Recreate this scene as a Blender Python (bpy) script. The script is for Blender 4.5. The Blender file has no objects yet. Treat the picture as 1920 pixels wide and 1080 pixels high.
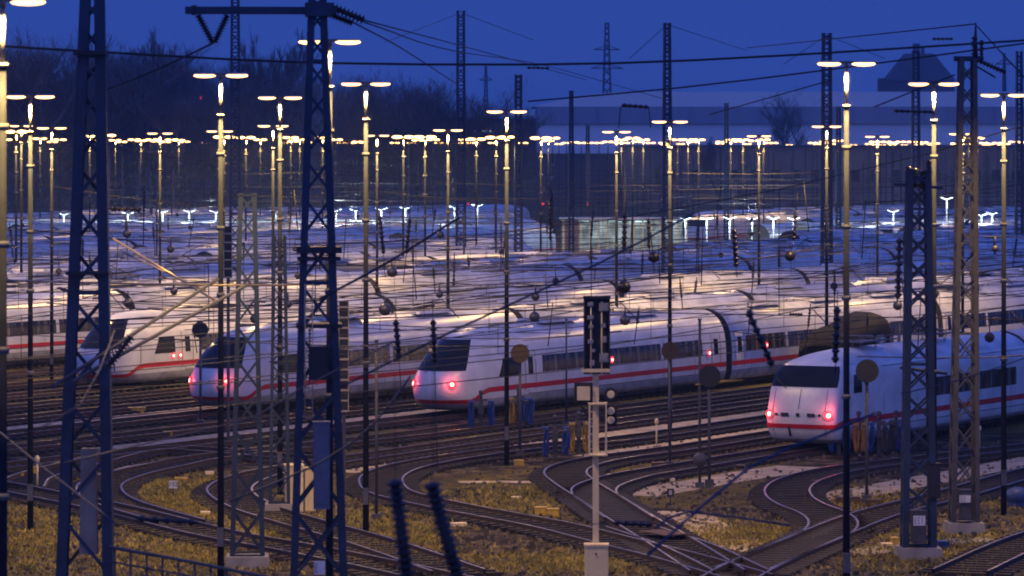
import bpy, math, random
from mathutils import Vector, Matrix
R = math.radians
random.seed(7)
SC = bpy.context.scene
COL = SC.collection

# ------------------------------------------------------------------ camera
F = 7200.0      # focal length in photo pixels (135 mm on 36 mm, 1920 px wide)
H = 11.6        # camera height above the ground
HY = 285.0      # row of the horizon in the photo
cam_d = bpy.data.cameras.new('camera')
cam = bpy.data.objects.new('camera', cam_d); COL.objects.link(cam)
cam.location = (0, 0, H); cam.rotation_euler = (R(90), 0, 0)
cam_d.lens = 135; cam_d.sensor_width = 36; cam_d.shift_y = -(540 - HY) / 1920
cam_d.clip_start = 1; cam_d.clip_end = 20000
cam_d.dof.use_dof = True; cam_d.dof.focus_distance = 190; cam_d.dof.aperture_fstop = 2.6
SC.camera = cam

# ------------------------------------------------------------------ world and exposure
world = bpy.data.worlds.new('World'); SC.world = world; world.use_nodes = True
nt = world.node_tree; nt.nodes.clear()
wo = nt.nodes.new('ShaderNodeOutputWorld'); bg = nt.nodes.new('ShaderNodeBackground')
tc = nt.nodes.new('ShaderNodeTexCoord'); sx = nt.nodes.new('ShaderNodeSeparateXYZ')
cr = nt.nodes.new('ShaderNodeValToRGB')
cr.color_ramp.elements[0].position = 0.0; cr.color_ramp.elements[0].color = (0.034, 0.078, 0.37, 1)
cr.color_ramp.elements[1].position = 0.9; cr.color_ramp.elements[1].color = (0.04, 0.10, 0.56, 1)
e = cr.color_ramp.elements.new(0.05); e.color = (0.024, 0.066, 0.36, 1)
e = cr.color_ramp.elements.new(0.35); e.color = (0.04, 0.11, 0.6, 1)
nt.links.new(tc.outputs['Generated'], sx.inputs[0]); nt.links.new(sx.outputs['Z'], cr.inputs[0])
# the after-glow of the sunset lies behind the camera
gl = nt.nodes.new('ShaderNodeMapRange'); gl.inputs['From Min'].default_value = 0.1; gl.inputs['From Max'].default_value = -0.55
nt.links.new(sx.outputs['Y'], gl.inputs['Value'])
ad = nt.nodes.new('ShaderNodeMixRGB'); ad.blend_type = 'MIX'; ad.inputs[2].default_value = (0.115, 0.175, 0.70, 1)
nt.links.new(gl.outputs['Result'], ad.inputs[0]); nt.links.new(cr.outputs[0], ad.inputs[1]); nt.links.new(ad.outputs[0], bg.inputs[0]); nt.links.new(bg.outputs[0], wo.inputs[0])
bg.inputs[1].default_value = 1.0
SC.view_settings.view_transform = 'Standard'; SC.view_settings.look = 'None'
SC.view_settings.gamma = 1; SC.view_settings.exposure = 0.0
SC.cycles.max_bounces = 4; SC.cycles.diffuse_bounces = 2; SC.cycles.glossy_bounces = 2
SC.cycles.transparent_max_bounces = 4; SC.cycles.sample_clamp_indirect = 2.0
SC.cycles.use_light_tree = True; SC.cycles.filter_width = 1.9
SC.cycles.volume_bounces = 0

LAMP_P = 2200.0     # watts of one yard lamp
LAMP_C = (1.0, 0.61, 0.19)

# ------------------------------------------------------------------ ground plan helpers
TH = R(29.3)
D = Vector((math.sin(TH), math.cos(TH), 0))       # the tracks run this way, away from the camera
N = Vector((math.cos(TH), -math.sin(TH), 0))      # across the tracks, to the right and nearer
ROT = math.atan2(D.y, D.x)
def at(x, y, Y):                                   # a measured photo point at depth Y
    return Vector(((x - 960) * Y / F, Y, H - (y - HY) * Y / F))
def gp(x, y, z=0.0):                               # ground point seen at photo pixel
    Y = F * (H - z) / (y - HY)
    return Vector(((x - 960) * Y / F, Y, z))
def on_row(p, Y):                                  # point of the track at offset p and depth Y
    return Vector(((p + Y * math.sin(TH)) / math.cos(TH), Y, 0))
def row_x(p, x):                                   # point of the track p seen at photo column x
    q = (x - 960) / F
    Y = p / (math.cos(TH) * q - math.sin(TH))
    return Vector((q * Y, Y, 0))

# ------------------------------------------------------------------ materials
MATS = {}
def mat(name, col, rough=0.7, metal=0.0, var=0.25, scale=3.0, col2=None, emit=None, estr=0, bump=0.0, spec=0.5, thr=(0.35, 0.65)):
    if name in MATS: return MATS[name]
    m = bpy.data.materials.new(name); m.use_nodes = True; t = m.node_tree
    b = t.nodes['Principled BSDF']
    b.inputs['Roughness'].default_value = rough; b.inputs['Metallic'].default_value = metal
    b.inputs['Specular IOR Level'].default_value = spec
    c2 = col2 if col2 else tuple(c * (1 - var) for c in col)
    no = t.nodes.new('ShaderNodeTexNoise'); no.inputs['Scale'].default_value = scale; no.inputs['Detail'].default_value = 6
    g = t.nodes.new('ShaderNodeTexCoord'); t.links.new(g.outputs['Object'], no.inputs['Vector'])
    rp = t.nodes.new('ShaderNodeValToRGB')
    rp.color_ramp.elements[0].position = thr[0]; rp.color_ramp.elements[0].color = (*c2, 1)
    rp.color_ramp.elements[1].position = thr[1]; rp.color_ramp.elements[1].color = (*col, 1)
    t.links.new(no.outputs[0], rp.inputs[0]); t.links.new(rp.outputs[0], b.inputs['Base Color'])
    if emit:
        b.inputs['Emission Color'].default_value = (*emit, 1); b.inputs['Emission Strength'].default_value = estr
    if bump:
        bp = t.nodes.new('ShaderNodeBump'); bp.inputs['Strength'].default_value = bump
        t.links.new(no.outputs[0], bp.inputs['Height']); t.links.new(bp.outputs[0], b.inputs['Normal'])
    MATS[name] = m
    return m
STEEL = mat('painted_steel', (0.02, 0.042, 0.085), 0.65, 0.1, 0.4, 2.0)
STEEL2 = mat('galvanised_steel', (0.075, 0.075, 0.08), 0.6, 0.1, 0.35, 3.0)
DARK = mat('dark_iron', (0.022, 0.024, 0.03), 0.7, 0.1)
RUST = mat('rusty_iron', (0.10, 0.06, 0.035), 0.8, 0.1, 0.5, 8)
PORC = mat('insulator_glaze', (0.02, 0.015, 0.015), 0.35)
WIRE = mat('wire_copper', (0.025, 0.024, 0.025), 0.6, 0.1)
POLE = mat('lamp_pole_zinc_lit', (0.15, 0.15, 0.15), 0.7, 0.0, 0.3, 2.0, spec=0.15)  # paler copy for the lamplit pole top, rings and crossbar
POLED = mat('lamp_pole_shaded', (0.022, 0.026, 0.036), 0.8, 0.0, 0.4, 2.0, spec=0.08)  # darker copy: shade on the lower pole is put into the colour
WHITE = mat('train_white', (0.76, 0.76, 0.75), 0.3, 0, 0.22, 0.9)
ROOF = mat('train_roof_grey', (0.72, 0.73, 0.75), 0.35, 0, 0.4, 0.7)
SKIRT = mat('train_skirt_grey', (0.42, 0.42, 0.43), 0.45, 0, 0.35, 2)
RED = mat('stripe_red', (0.60, 0.02, 0.03), 0.4, 0, 0.1)
REDB = mat('regional_red', (0.50, 0.03, 0.03), 0.4, 0, 0.25)
GLASS = mat('dark_glass', (0.018, 0.018, 0.022), 0.12, 0, 0.4, 1.0, spec=0.22)
GEAR = mat('roof_gear', (0.16, 0.16, 0.17), 0.6, 0, 0.4, 4)
UNDER = mat('underframe', (0.025, 0.024, 0.025), 0.8)
def glass_interior():
    m = bpy.data.materials.new('window_glass'); m.use_nodes = True; t = m.node_tree; b = t.nodes['Principled BSDF']
    g = t.nodes.new('ShaderNodeTexCoord'); mp = t.nodes.new('ShaderNodeMapping'); mp.inputs['Scale'].default_value = (2.6, 0.1, 0.35)
    n = t.nodes.new('ShaderNodeTexNoise'); n.inputs['Scale'].default_value = 1.0; n.inputs['Detail'].default_value = 4
    r = t.nodes.new('ShaderNodeValToRGB'); r.color_ramp.elements[0].position = 0.5; r.color_ramp.elements[0].color = (0.02, 0.02, 0.025, 1)
    r.color_ramp.elements[1].position = 0.62; r.color_ramp.elements[1].color = (0.16, 0.14, 0.13, 1)
    t.links.new(g.outputs['Object'], mp.inputs[0]); t.links.new(mp.outputs[0], n.inputs['Vector']); t.links.new(n.outputs[0], r.inputs[0]); t.links.new(r.outputs[0], b.inputs['Base Color'])
    b.inputs['Roughness'].default_value = 0.12
    return m
GLASSW = glass_interior()
SEAL = mat('window_seal', (0.05, 0.05, 0.055), 0.6)
HEADM = mat('lamp_housing', (0.5, 0.5, 0.48), 0.5, 0.3)
BULB = mat('sodium_diffuser', (0.9, 0.8, 0.6), 0.5, emit=(1.0, 0.56, 0.21), estr=4.2)
BULBF = mat('far_sodium_diffuser', (0.9, 0.8, 0.6), 0.5, emit=(1.0, 0.52, 0.15), estr=8)
COOL = mat('cool_tube', (0.8, 0.9, 0.9), 0.5, emit=(0.62, 0.92, 1.0), estr=1.6)
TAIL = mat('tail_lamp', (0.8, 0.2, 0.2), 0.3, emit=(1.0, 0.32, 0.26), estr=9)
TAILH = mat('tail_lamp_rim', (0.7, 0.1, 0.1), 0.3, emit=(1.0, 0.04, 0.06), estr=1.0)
YEL = mat('signal_yellow', (0.62, 0.40, 0.04), 0.6, 0, 0.35, 6)
BLUEH = mat('blue_hose', (0.025, 0.07, 0.28), 0.45, 0, 0.3, 6)
CAB = mat('cabinet_sodium_tint', (0.82, 0.66, 0.34), 0.5, 0, 0.12, 3)  # warmth of sodium lamplight is put into this base colour
CONC = mat('concrete', (0.30, 0.28, 0.25), 0.9, 0, 0.35, 1.5, bump=0.2)
PAVE = mat('gravel_walkway', (0.50, 0.40, 0.25), 0.95, 0, 0.45, 1.3, bump=0.3)
RAIL = mat('rail_steel', (0.36, 0.33, 0.30), 0.33, 0.85, 0.3, 2)
RAILS = mat('rail_side', (0.07, 0.045, 0.03), 0.8, 0.1)
SLEEP = mat('sleeper', (0.028, 0.022, 0.017), 0.9, 0, 0.5, 2)
BARK = mat('bare_bark', (0.15, 0.11, 0.12), 0.95, 0, 0.4, 3)
BLACKL = mat('loco_black', (0.006, 0.006, 0.009), 0.75, spec=0.15)
PLATE = mat('number_plate', (0.75, 0.75, 0.75), 0.5)
PLTXT = mat('plate_lettering', (0.03, 0.03, 0.05), 0.6)
for m_ in (BULB, BULBF, COOL, TAIL, TAILH):
    try: m_.cycles.emission_sampling = 'NONE'
    except Exception: pass

# ------------------------------------------------------------------ mesh builder
class MB:
    def __init__(s): s.v = []; s.f = []; s.m = []; s.sm = []
    def face(s, idx, m=0, sm=False): s.f.append(tuple(idx)); s.m.append(m); s.sm.append(sm)
    def box(s, c, size, rz=0.0, m=0, M=None, taper=1.0):
        b = len(s.v); hx, hy, hz = size[0] / 2, size[1] / 2, size[2] / 2
        ca, sa = math.cos(rz), math.sin(rz)
        for dz in (-1, 1):
            k = taper if dz > 0 else 1.0
            for dx, dy in ((-1, -1), (1, -1), (1, 1), (-1, 1)):
                x, y = dx * hx * k, dy * hy * k
                p = Vector((x * ca - y * sa, x * sa + y * ca, dz * hz))
                if M: p = M @ p
                s.v.append(Vector(c) + p)
        for q in ((0, 3, 2, 1), (4, 5, 6, 7), (0, 1, 5, 4), (1, 2, 6, 5), (2, 3, 7, 6), (3, 0, 4, 7)):
            s.face([b + i for i in q], m)
    def bar(s, p0, p1, w, t, up=None, m=0, w1=None):      # flat bar between two points
        p0, p1 = Vector(p0), Vector(p1); d = (p1 - p0).normalized()
        up = Vector(up) if up else Vector((0, 0, 1))
        if abs(d.dot(up)) > 0.98: up = Vector((0, 1, 0))
        a = d.cross(up).normalized(); b_ = a.cross(d).normalized()
        w1 = w if w1 is None else w1
        b = len(s.v)
        for p, ww in ((p0, w), (p1, w1)):
            for i, j in ((-1, -1), (1, -1), (1, 1), (-1, 1)):
                s.v.append(p + a * (ww / 2 * i) + b_ * (t / 2 * j))
        for q in ((0, 3, 2, 1), (4, 5, 6, 7), (0, 1, 5, 4), (1, 2, 6, 5), (2, 3, 7, 6), (3, 0, 4, 7)):
            s.face([b + i for i in q], m)
    def tube(s, pts, r, n=6, m=0, cap=True, sm=True):
        pts = [Vector(p) for p in pts]; rs = r if isinstance(r, (list, tuple)) else [r] * len(pts)
        rings = []
        for i, p in enumerate(pts):
            d = (pts[min(i + 1, len(pts) - 1)] - pts[max(i - 1, 0)])
            if d.length < 1e-9: d = Vector((0, 0, 1))
            d.normalize(); up = Vector((0, 0, 1)) if abs(d.z) < 0.95 else Vector((0, 1, 0))
            a = d.cross(up).normalized(); b_ = a.cross(d)
            st = len(s.v)
            for k in range(n):
                an = 2 * math.pi * k / n
                s.v.append(p + (a * math.cos(an) + b_ * math.sin(an)) * rs[i])
            rings.append(st)
        for i in range(len(rings) - 1):
            A, B = rings[i], rings[i + 1]
            for k in range(n):
                s.face((A + k, A + (k + 1) % n, B + (k + 1) % n, B + k), m, sm)
        if cap and n > 2:
            s.face([rings[0] + k for k in reversed(range(n))], m); s.face([rings[-1] + k for k in range(n)], m)
    def blob(s, c, r, n=10, k=6, m=0, M=None):              # ellipsoid
        c = Vector(c); r = Vector(r) if not isinstance(r, (int, float)) else Vector((r, r, r))
        b = len(s.v)
        for i in range(k + 1):
            ph = math.pi * i / k
            for j in range(n):
                a = 2 * math.pi * j / n
                p = Vector((r.x * math.sin(ph) * math.cos(a), r.y * math.sin(ph) * math.sin(a), r.z * math.cos(ph)))
                s.v.append(c + (M @ p if M else p))
        for i in range(k):
            for j in range(n):
                s.face((b + i * n + j, b + (i + 1) * n + j, b + (i + 1) * n + (j + 1) % n, b + i * n + (j + 1) % n), m, True)
    def grid(s, rows, m=0, sm=True, flip=False):
        b = len(s.v); w = len(rows[0])
        for r_ in rows: s.v.extend(Vector(p) for p in r_)
        for i in range(len(rows) - 1):
            for j in range(w - 1):
                q = (b + i * w + j, b + i * w + j + 1, b + (i + 1) * w + j + 1, b + (i + 1) * w + j)
                s.face(q[::-1] if flip else q, m, sm)
    def mesh(s, name, mats):
        me = bpy.data.meshes.new(name)
        me.from_pydata([tuple(v) for v in s.v], [], s.f)
        for m in (mats if isinstance(mats, (list, tuple)) else [mats]): me.materials.append(m)
        me.polygons.foreach_set('material_index', s.m); me.polygons.foreach_set('use_smooth', s.sm)
        me.update(); return me

def link(name, me, parent=None, loc=(0, 0, 0), rz=0.0):
    o = bpy.data.objects.new(name, me); COL.objects.link(o); o.location = loc; o.rotation_euler = (0, 0, rz)
    if parent: o.parent = parent
    return o
def build(name, mb, mats, parent=None, loc=(0, 0, 0), rz=0.0):
    return link(name, mb.mesh(name, mats), parent, loc, rz)
def tag(o, label=None, cat=None, group=None, kind=None):
    if label: o['label'] = label
    if cat: o['category'] = cat
    if group: o['group'] = group
    if kind: o['kind'] = kind
    return o
def thing(name, label, cat, loc=(0, 0, 0), rz=0.0, group=None):
    o = link(name, None, None, loc, rz); o.empty_display_size = 0.5
    return tag(o, label, cat, group)
def dup(root, loc, rz, label=None, group=None):
    kids = {}
    for ob in root.children: kids[ob] = list(ob.children)
    r = root.copy(); COL.objects.link(r); r.location = loc; r.rotation_euler = (0, 0, rz)
    if label: r['label'] = label
    if group: r['group'] = group
    for ch, gs in kids.items():
        c = ch.copy(); COL.objects.link(c); c.parent = r
        for g in gs:
            d_ = g.copy(); COL.objects.link(d_); d_.parent = c
    return r
def spline(pts, step=1.0):
    pts = [Vector(p) for p in pts]
    P = [pts[0] * 2 - pts[1]] + pts + [pts[-1] * 2 - pts[-2]]
    out = []
    for i in range(1, len(P) - 2):
        a, b, c, d_ = P[i - 1], P[i], P[i + 1], P[i + 2]
        n = max(2, int((c - b).length / step))
        for k in range(n):
            t = k / n
            out.append(0.5 * ((2 * b) + (c - a) * t + (2 * a - 5 * b + 4 * c - d_) * t * t + (3 * b - a - 3 * c + d_) * t ** 3))
    out.append(P[-2]); return out
def interp(tab, z):
    if z <= tab[0][0]: return tab[0][1]
    for (a, va), (b, vb) in zip(tab, tab[1:]):
        if z <= b: return va + (vb - va) * (z - a) / (b - a)
    return tab[-1][1]

# ------------------------------------------------------------------ ground
gm = bpy.data.materials.new('yard_ground'); gm.use_nodes = True; t = gm.node_tree; b = t.nodes['Principled BSDF']
b.inputs['Roughness'].default_value = 0.95; b.inputs['Specular IOR Level'].default_value = 0.15
g = t.nodes.new('ShaderNodeTexCoord')
def noise(sc, det=5, rough=0.6):
    n = t.nodes.new('ShaderNodeTexNoise'); n.inputs['Scale'].default_value = sc; n.inputs['Detail'].default_value = det
    n.inputs['Roughness'].default_value = rough
    t.links.new(g.outputs['Object'], n.inputs['Vector']); return n
def ramp(src, stops):
    r_ = t.nodes.new('ShaderNodeValToRGB')
    while len(r_.color_ramp.elements) < len(stops): r_.color_ramp.elements.new(0.5)
    for el, (p, c) in zip(r_.color_ramp.elements, stops): el.position = p; el.color = (*c, 1)
    t.links.new(src, r_.inputs[0]); return r_
r1 = ramp(noise(0.8, 8, 0.75).outputs[0], [(0.40, (0.010, 0.008, 0.006)), (0.5, (0.04, 0.032, 0.02)), (0.66, (0.26, 0.20, 0.11))])
r2 = ramp(noise(1.6, 8, 0.8).outputs[0], [(0.3, (0.07, 0.055, 0.012)), (0.52, (0.17, 0.135, 0.03)), (0.75, (0.36, 0.30, 0.07))])
r3 = ramp(noise(0.10, 3).outputs[0], [(0.46, (0, 0, 0)), (0.56, (1, 1, 1))])
mx = t.nodes.new('ShaderNodeMixRGB'); t.links.new(r3.outputs[0], mx.inputs[0]); t.links.new(r1.outputs[0], mx.inputs[1]); t.links.new(r2.outputs[0], mx.inputs[2])
t.links.new(mx.outputs[0], b.inputs['Base Color'])
bp = t.nodes.new('ShaderNodeBump'); bp.inputs['Strength'].default_value = 0.8; bp.inputs['Distance'].default_value = 0.3
t.links.new(noise(2.5, 8, 0.8).outputs[0], bp.inputs['Height']); t.links.new(bp.outputs[0], b.inputs['Normal'])
mb = MB()
mb.grid([[(x, y, 0) for x in (-4000, -400, 400, 4000)] for y in (20, 400, 2000, 9000)], sm=False)
tag(build('ground', mb, gm), kind='structure')

# walkways between the tracks
def strip(pts, w, name='path', m=PAVE, z=0.012):
    P = spline(pts, 3.0); L, Rr = [], []
    for i, p in enumerate(P):
        d_ = (P[min(i + 1, len(P) - 1)] - P[max(i - 1, 0)]).normalized(); nn = Vector((d_.y, -d_.x, 0))
        ww = w * (0.9 + 0.2 * random.random())
        L.append(p - nn * ww / 2 + Vector((0, 0, z))); Rr.append(p + nn * ww / 2 + Vector((0, 0, z)))
    mb = MB(); mb.grid([L, Rr], sm=False, flip=True)
    return tag(build(name, mb, m), kind='structure')
def row_strip(p, x0, x1, w, **k): return strip([row_x(p, x0), row_x(p, (x0 + x1) / 2), row_x(p, x1)], w, **k)
row_strip(-73.4, 640, 1700, 2.0)
row_strip(-60.0, 1180, 1500, 2.0, z=0.014)
row_strip(-69.0, 1100, 1560, 1.3, z=0.016)
row_strip(-53.6, 1540, 2100, 2.0, z=0.018)
row_strip(-87.0, 200, 1200, 1.8, z=0.014)
row_strip(-97.0, -100, 700, 1.6, z=0.02)
strip([gp(60, 905), gp(130, 893), gp(210, 885), gp(330, 868)], 1.6, z=0.022)
strip([gp(1130, 955), gp(1200, 965), gp(1290, 965), gp(1350, 1010)], 1.5, z=0.024)
strip([gp(860, 905), gp(1000, 905), gp(1090, 910)], 1.0, z=0.026)
strip([gp(1180, 990), gp(1320, 1010), gp(1460, 1035)], 2.0, z=0.02)
strip([gp(1600, 1040), gp(1720, 1020), gp(1860, 1012)], 1.2, z=0.02, m=CONC)

# ------------------------------------------------------------------ railway tracks
def track(pts, sleepers=True, step=1.0, name='railway_track'):
    P = spline(pts, step)
    root = link(name, None); root['kind'] = 'structure'
    for side in (-0.7525, 0.7525):
        rm = MB(); rows = []
        for i, p in enumerate(P):
            d_ = (P[min(i + 1, len(P) - 1)] - P[max(i - 1, 0)]); d_.z = 0; d_.normalize(); nn = Vector((d_.y, -d_.x, 0))
            c = p + nn * side
            rows.append([c + nn * a + Vector((0, 0, z)) for a, z in ((-0.07, 0.09), (-0.02, 0.12), (-0.036, 0.215), (-0.036, 0.245), (0.036, 0.245), (0.036, 0.215), (0.02, 0.12), (0.07, 0.09))])
        b0 = len(rm.v)
        for r_ in rows: rm.v.extend(r_)
        for i in range(len(rows) - 1):
            for j in range(7):
                rm.face((b0 + i * 8 + j, b0 + i * 8 + j + 1, b0 + (i + 1) * 8 + j + 1, b0 + (i + 1) * 8 + j), 1 if j == 3 else 0)
        build('rail', rm, [RAILS, RAIL], root)
    if sleepers:
        sm = MB(); acc = 0.0
        for a, b_ in zip(P, P[1:]):
            seg = (b_ - a); L = seg.length; d_ = seg.normalized()
            while acc < L:
                c = a + d_ * acc; sm.box(c + Vector((0, 0, 0.055)), (0.24, 2.6, 0.13), math.atan2(d_.y, d_.x)); acc += 0.62
            acc -= L
        build('sleeper_bed', sm, SLEEP, root)
    return root
def gpts(l): return [gp(x, y) for x, y in l]
# curved ladder tracks in the foreground
track(gpts([(-60, 911), (0, 922), (210, 965), (400, 1012), (550, 1040), (700, 1070), (860, 1105)]))
track([row_x(-71, 1900), row_x(-71, 1500)] + gpts([(1200, 828), (1000, 848), (860, 866), (765, 884), (722, 901), (715, 918), (737, 936), (822, 957), (920, 976), (1040, 999), (1170, 1032), (1280, 1060), (1400, 1095)]), step=0.6)
track([row_x(-66.8, 1900), row_x(-66.8, 1480)] + gpts([(1270, 851), (1150, 867), (1082, 882), (1060, 897), (1078, 916), (1125, 946), (1190, 988), (1260, 1030), (1345, 1085)]), step=0.6)
track([row_x(-62.8, 1900), row_x(-62.8, 1450)] + gpts([(1270, 887), (1180, 903), (1122, 922), (1115, 938), (1140, 957), (1180, 984)]), step=0.6)
track(gpts([(2000, 838), (1920, 848), (1720, 872), (1575, 891), (1505, 909), (1478, 926), (1480, 943), (1502, 958), (1542, 974), (1562, 992), (1548, 1013), (1480, 1043), (1390, 1082)]), step=0.6)
track(gpts([(2050, 868), (1920, 900), (1780, 940), (1650, 974), (1548, 1013), (1410, 1075), (1350, 1110)]), step=0.8)
track(gpts([(2050, 985), (1920, 1030), (1800, 1085)]))
track(gpts([(1180, 1000), (1290, 1037), (1390, 1085)]), sleepers=False)
track([row_x(-79.6, 1500), row_x(-79.6, 800)] + gpts([(420, 863), (310, 883), (240, 899), (192, 917), (188, 934), (212, 951), (262, 968), (340, 990)]), step=0.6)
track([row_x(-75.6, 1800), row_x(-75.6, 1100)] + gpts([(760, 855), (560, 885), (470, 905), (430, 930), (470, 960), (560, 990), (700, 1030), (860, 1085)]), step=0.6)
track(gpts([(560, 868), (300, 850), (150, 880), (60, 905), (40, 925)]), step=1.0)
ROWS_NEAR = [-84.3, -89.2, -94.0, -99.0, -103.6, -108.3, -113.2, -119.0, -124.8]
for p in ROWS_NEAR:
    track([row_x(p, -250), row_x(p, 500), row_x(p, 1300)], step=6)

# dry grass tufts among the tracks
def grass(name, spots, n, mats, hgt=0.17):
    mb = MB()
    for (x0, x1, y0, y1, k) in spots:
        for _ in range(int(n * k)):
            c = gp(random.gauss((x0 + x1) / 2, (x1 - x0) * .30), max(880, min(1100, random.gauss((y0 + y1) / 2, (y1 - y0) * .30))))
            c += Vector((random.gauss(0, 0.3), random.gauss(0, 0.3), 0))
            for _b in range(5):
                a = random.uniform(0, 6.28); w = random.uniform(0.015, 0.04); h_ = random.uniform(0.03, hgt)
                dx, dy = math.cos(a) * w, math.sin(a) * w
                o = c + Vector((random.gauss(0, .08), random.gauss(0, .08), 0))
                bend = Vector((random.gauss(0, .1), random.gauss(0, .1), 0))
                b0 = len(mb.v)
                mb.v += [o + Vector((-dx, -dy, 0)), o + Vector((dx, dy, 0)), o + bend + Vector((0, 0, h_))]
                mb.face((b0, b0 + 1, b0 + 2), random.choice((0, 0, 1)))
    return tag(build(name, mb, mats), kind='stuff')
GR1 = mat('dry_grass', (0.44, 0.34, 0.06), 0.9, 0, 0.5, 0.8); GR2 = mat('olive_grass', (0.22, 0.19, 0.04), 0.9, 0, 0.5, 0.8)
o = grass('dry_grass', [(640, 820, 960, 1075, 1.6), (220, 420, 925, 985, 1.6), (430, 560, 960, 1020, .8), (850, 1060, 915, 960, .5), (210, 540, 1010, 1075, 1.2), (0, 120, 950, 1075, 1.0), (850, 1300, 1035, 1078, .9), (1280, 1520, 985, 1030, .7), (1600, 1900, 990, 1078, .8), (1540, 1900, 925, 960, .4), (230, 420, 895, 920, .4)], 1500, [GR1, GR2])
tag(o, 'patches of dry yellow grass between the curved tracks', 'grass')

mb = MB()
for _ in range(9000):
    c = gp(random.uniform(-20, 1940), random.uniform(830, 1090) if random.random() < .6 else random.uniform(930, 1090)); q = random.uniform(0.03, 0.11)
    mb.box(c + Vector((0, 0, q * .4)), (q * random.uniform(.8, 2.0), q, q), random.uniform(0, 3), taper=0.6, m=random.choice((0, 0, 1)))
o = tag(build('loose_ballast', mb, [mat('ballast_pale', (0.20, 0.155, 0.10), 0.9, 0, .5, 3), mat('ballast_dark', (0.05, 0.04, 0.03), 0.9, 0, .5, 3)]), 'loose ballast stones strewn over the ground', 'ballast', kind='stuff')

# ------------------------------------------------------------------ trains
WTAB = [(0.42, 1.30), (0.60, 1.40), (0.85, 1.46), (1.3, 1.475), (1.9, 1.47), (2.4, 1.43), (2.8, 1.36), (3.1, 1.25), (3.35, 1.10), (3.55, 0.92), (3.7, 0.72), (3.8, 0.50), (3.88, 0.24), (3.92, 0.03)]
ZL = [0.42, 0.6, 0.85, 1.05, 1.3, 1.6, 1.9, 2.15, 2.4, 2.6, 2.8, 2.95, 3.1, 3.22, 3.35, 3.45, 3.55, 3.63, 3.7, 3.8, 3.88, 3.92]
def Wz(z): return interp(WTAB, z)
NOSE_T = dict(u0=[(0.42, 0.9), (0.6, 0.45), (0.85, 0.16), (1.1, 0.02), (1.3, 0.0), (1.6, 0.06), (1.9, 0.2), (2.15, 0.42), (2.4, 0.68), (2.8, 1.12), (3.1, 1.5), (3.35, 1.9), (3.55, 2.35), (3.7, 2.9), (3.8, 3.5), (3.88, 4.2), (3.92, 5.0)], R=2.3, n=2.4)
NOSE_1 = dict(u0=[(0.42, 0.6), (0.6, 0.3), (0.85, 0.12), (1.1, 0.04), (1.3, 0.0), (1.6, 0.04), (1.9, 0.12), (2.4, 0.30), (2.6, 0.40), (3.1, 0.75), (3.35, 1.0), (3.55, 1.55), (3.7, 2.3), (3.8, 2.9), (3.88, 3.6), (3.92, 4.3)], R=0.8, n=4.6, W=[(0.42, 1.30), (0.60, 1.42), (0.85, 1.47), (1.3, 1.48), (2.4, 1.48), (2.95, 1.44), (3.22, 1.36), (3.4, 1.24), (3.55, 1.06), (3.7, 0.82), (3.8, 0.58), (3.88, 0.3), (3.92, 0.03)])
NOSE_3 = dict(u0=[(0.42, 1.2), (0.6, 0.7), (0.85, 0.25), (1.1, 0.0), (1.3, 0.1), (1.6, 0.5), (1.9, 1.0), (2.4, 2.0), (2.8, 2.8), (3.1, 3.5), (3.35, 4.2), (3.55, 4.9), (3.7, 5.6), (3.8, 6.3), (3.92, 7.5)], R=4.2, n=2.1)
def S(ns, z, th, off=0.0):                     # a point of the rounded nose
    u0 = interp(ns['u0'], z); W = interp(ns.get('W', WTAB), z); n = ns['n']; Rr = min(ns['R'], ns['R'] * (0.35 + 0.65 * W / 1.475))
    s_, c_ = abs(math.sin(th)), abs(math.cos(th))
    y = W * s_ ** (2 / n); u = u0 + Rr * (1 - c_ ** (2 / n))
    p = Vector((u, math.copysign(y, th) if th else 0.0, z))
    if off:
        p += Vector((-math.cos(th) * off, math.sin(th) * off, off * 0.4))
    return p
SIDE_W = [WTAB]
def side(u, z, off=0.004, sgn=-1):             # a point of the straight side facing the camera
    sl = 0.0 if z < 2 else min(1.0, (z - 2) / 1.6)
    return Vector((u, sgn * (interp(SIDE_W[0], z) + off), z + off * sl))
def side_patch(mb, u0, u1, z0, z1, off=0.006, m=0, sgn=-1, slope=0.0):
    k = 4; rows = []
    for i in range(k + 1):
        z = z0 + (z1 - z0) * i / k
        rows.append([side(u0 + slope * (z - z0), z, off, sgn), side(u1, z, off, sgn)])
    mb.grid(rows, m, True, flip=(sgn > 0))
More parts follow.
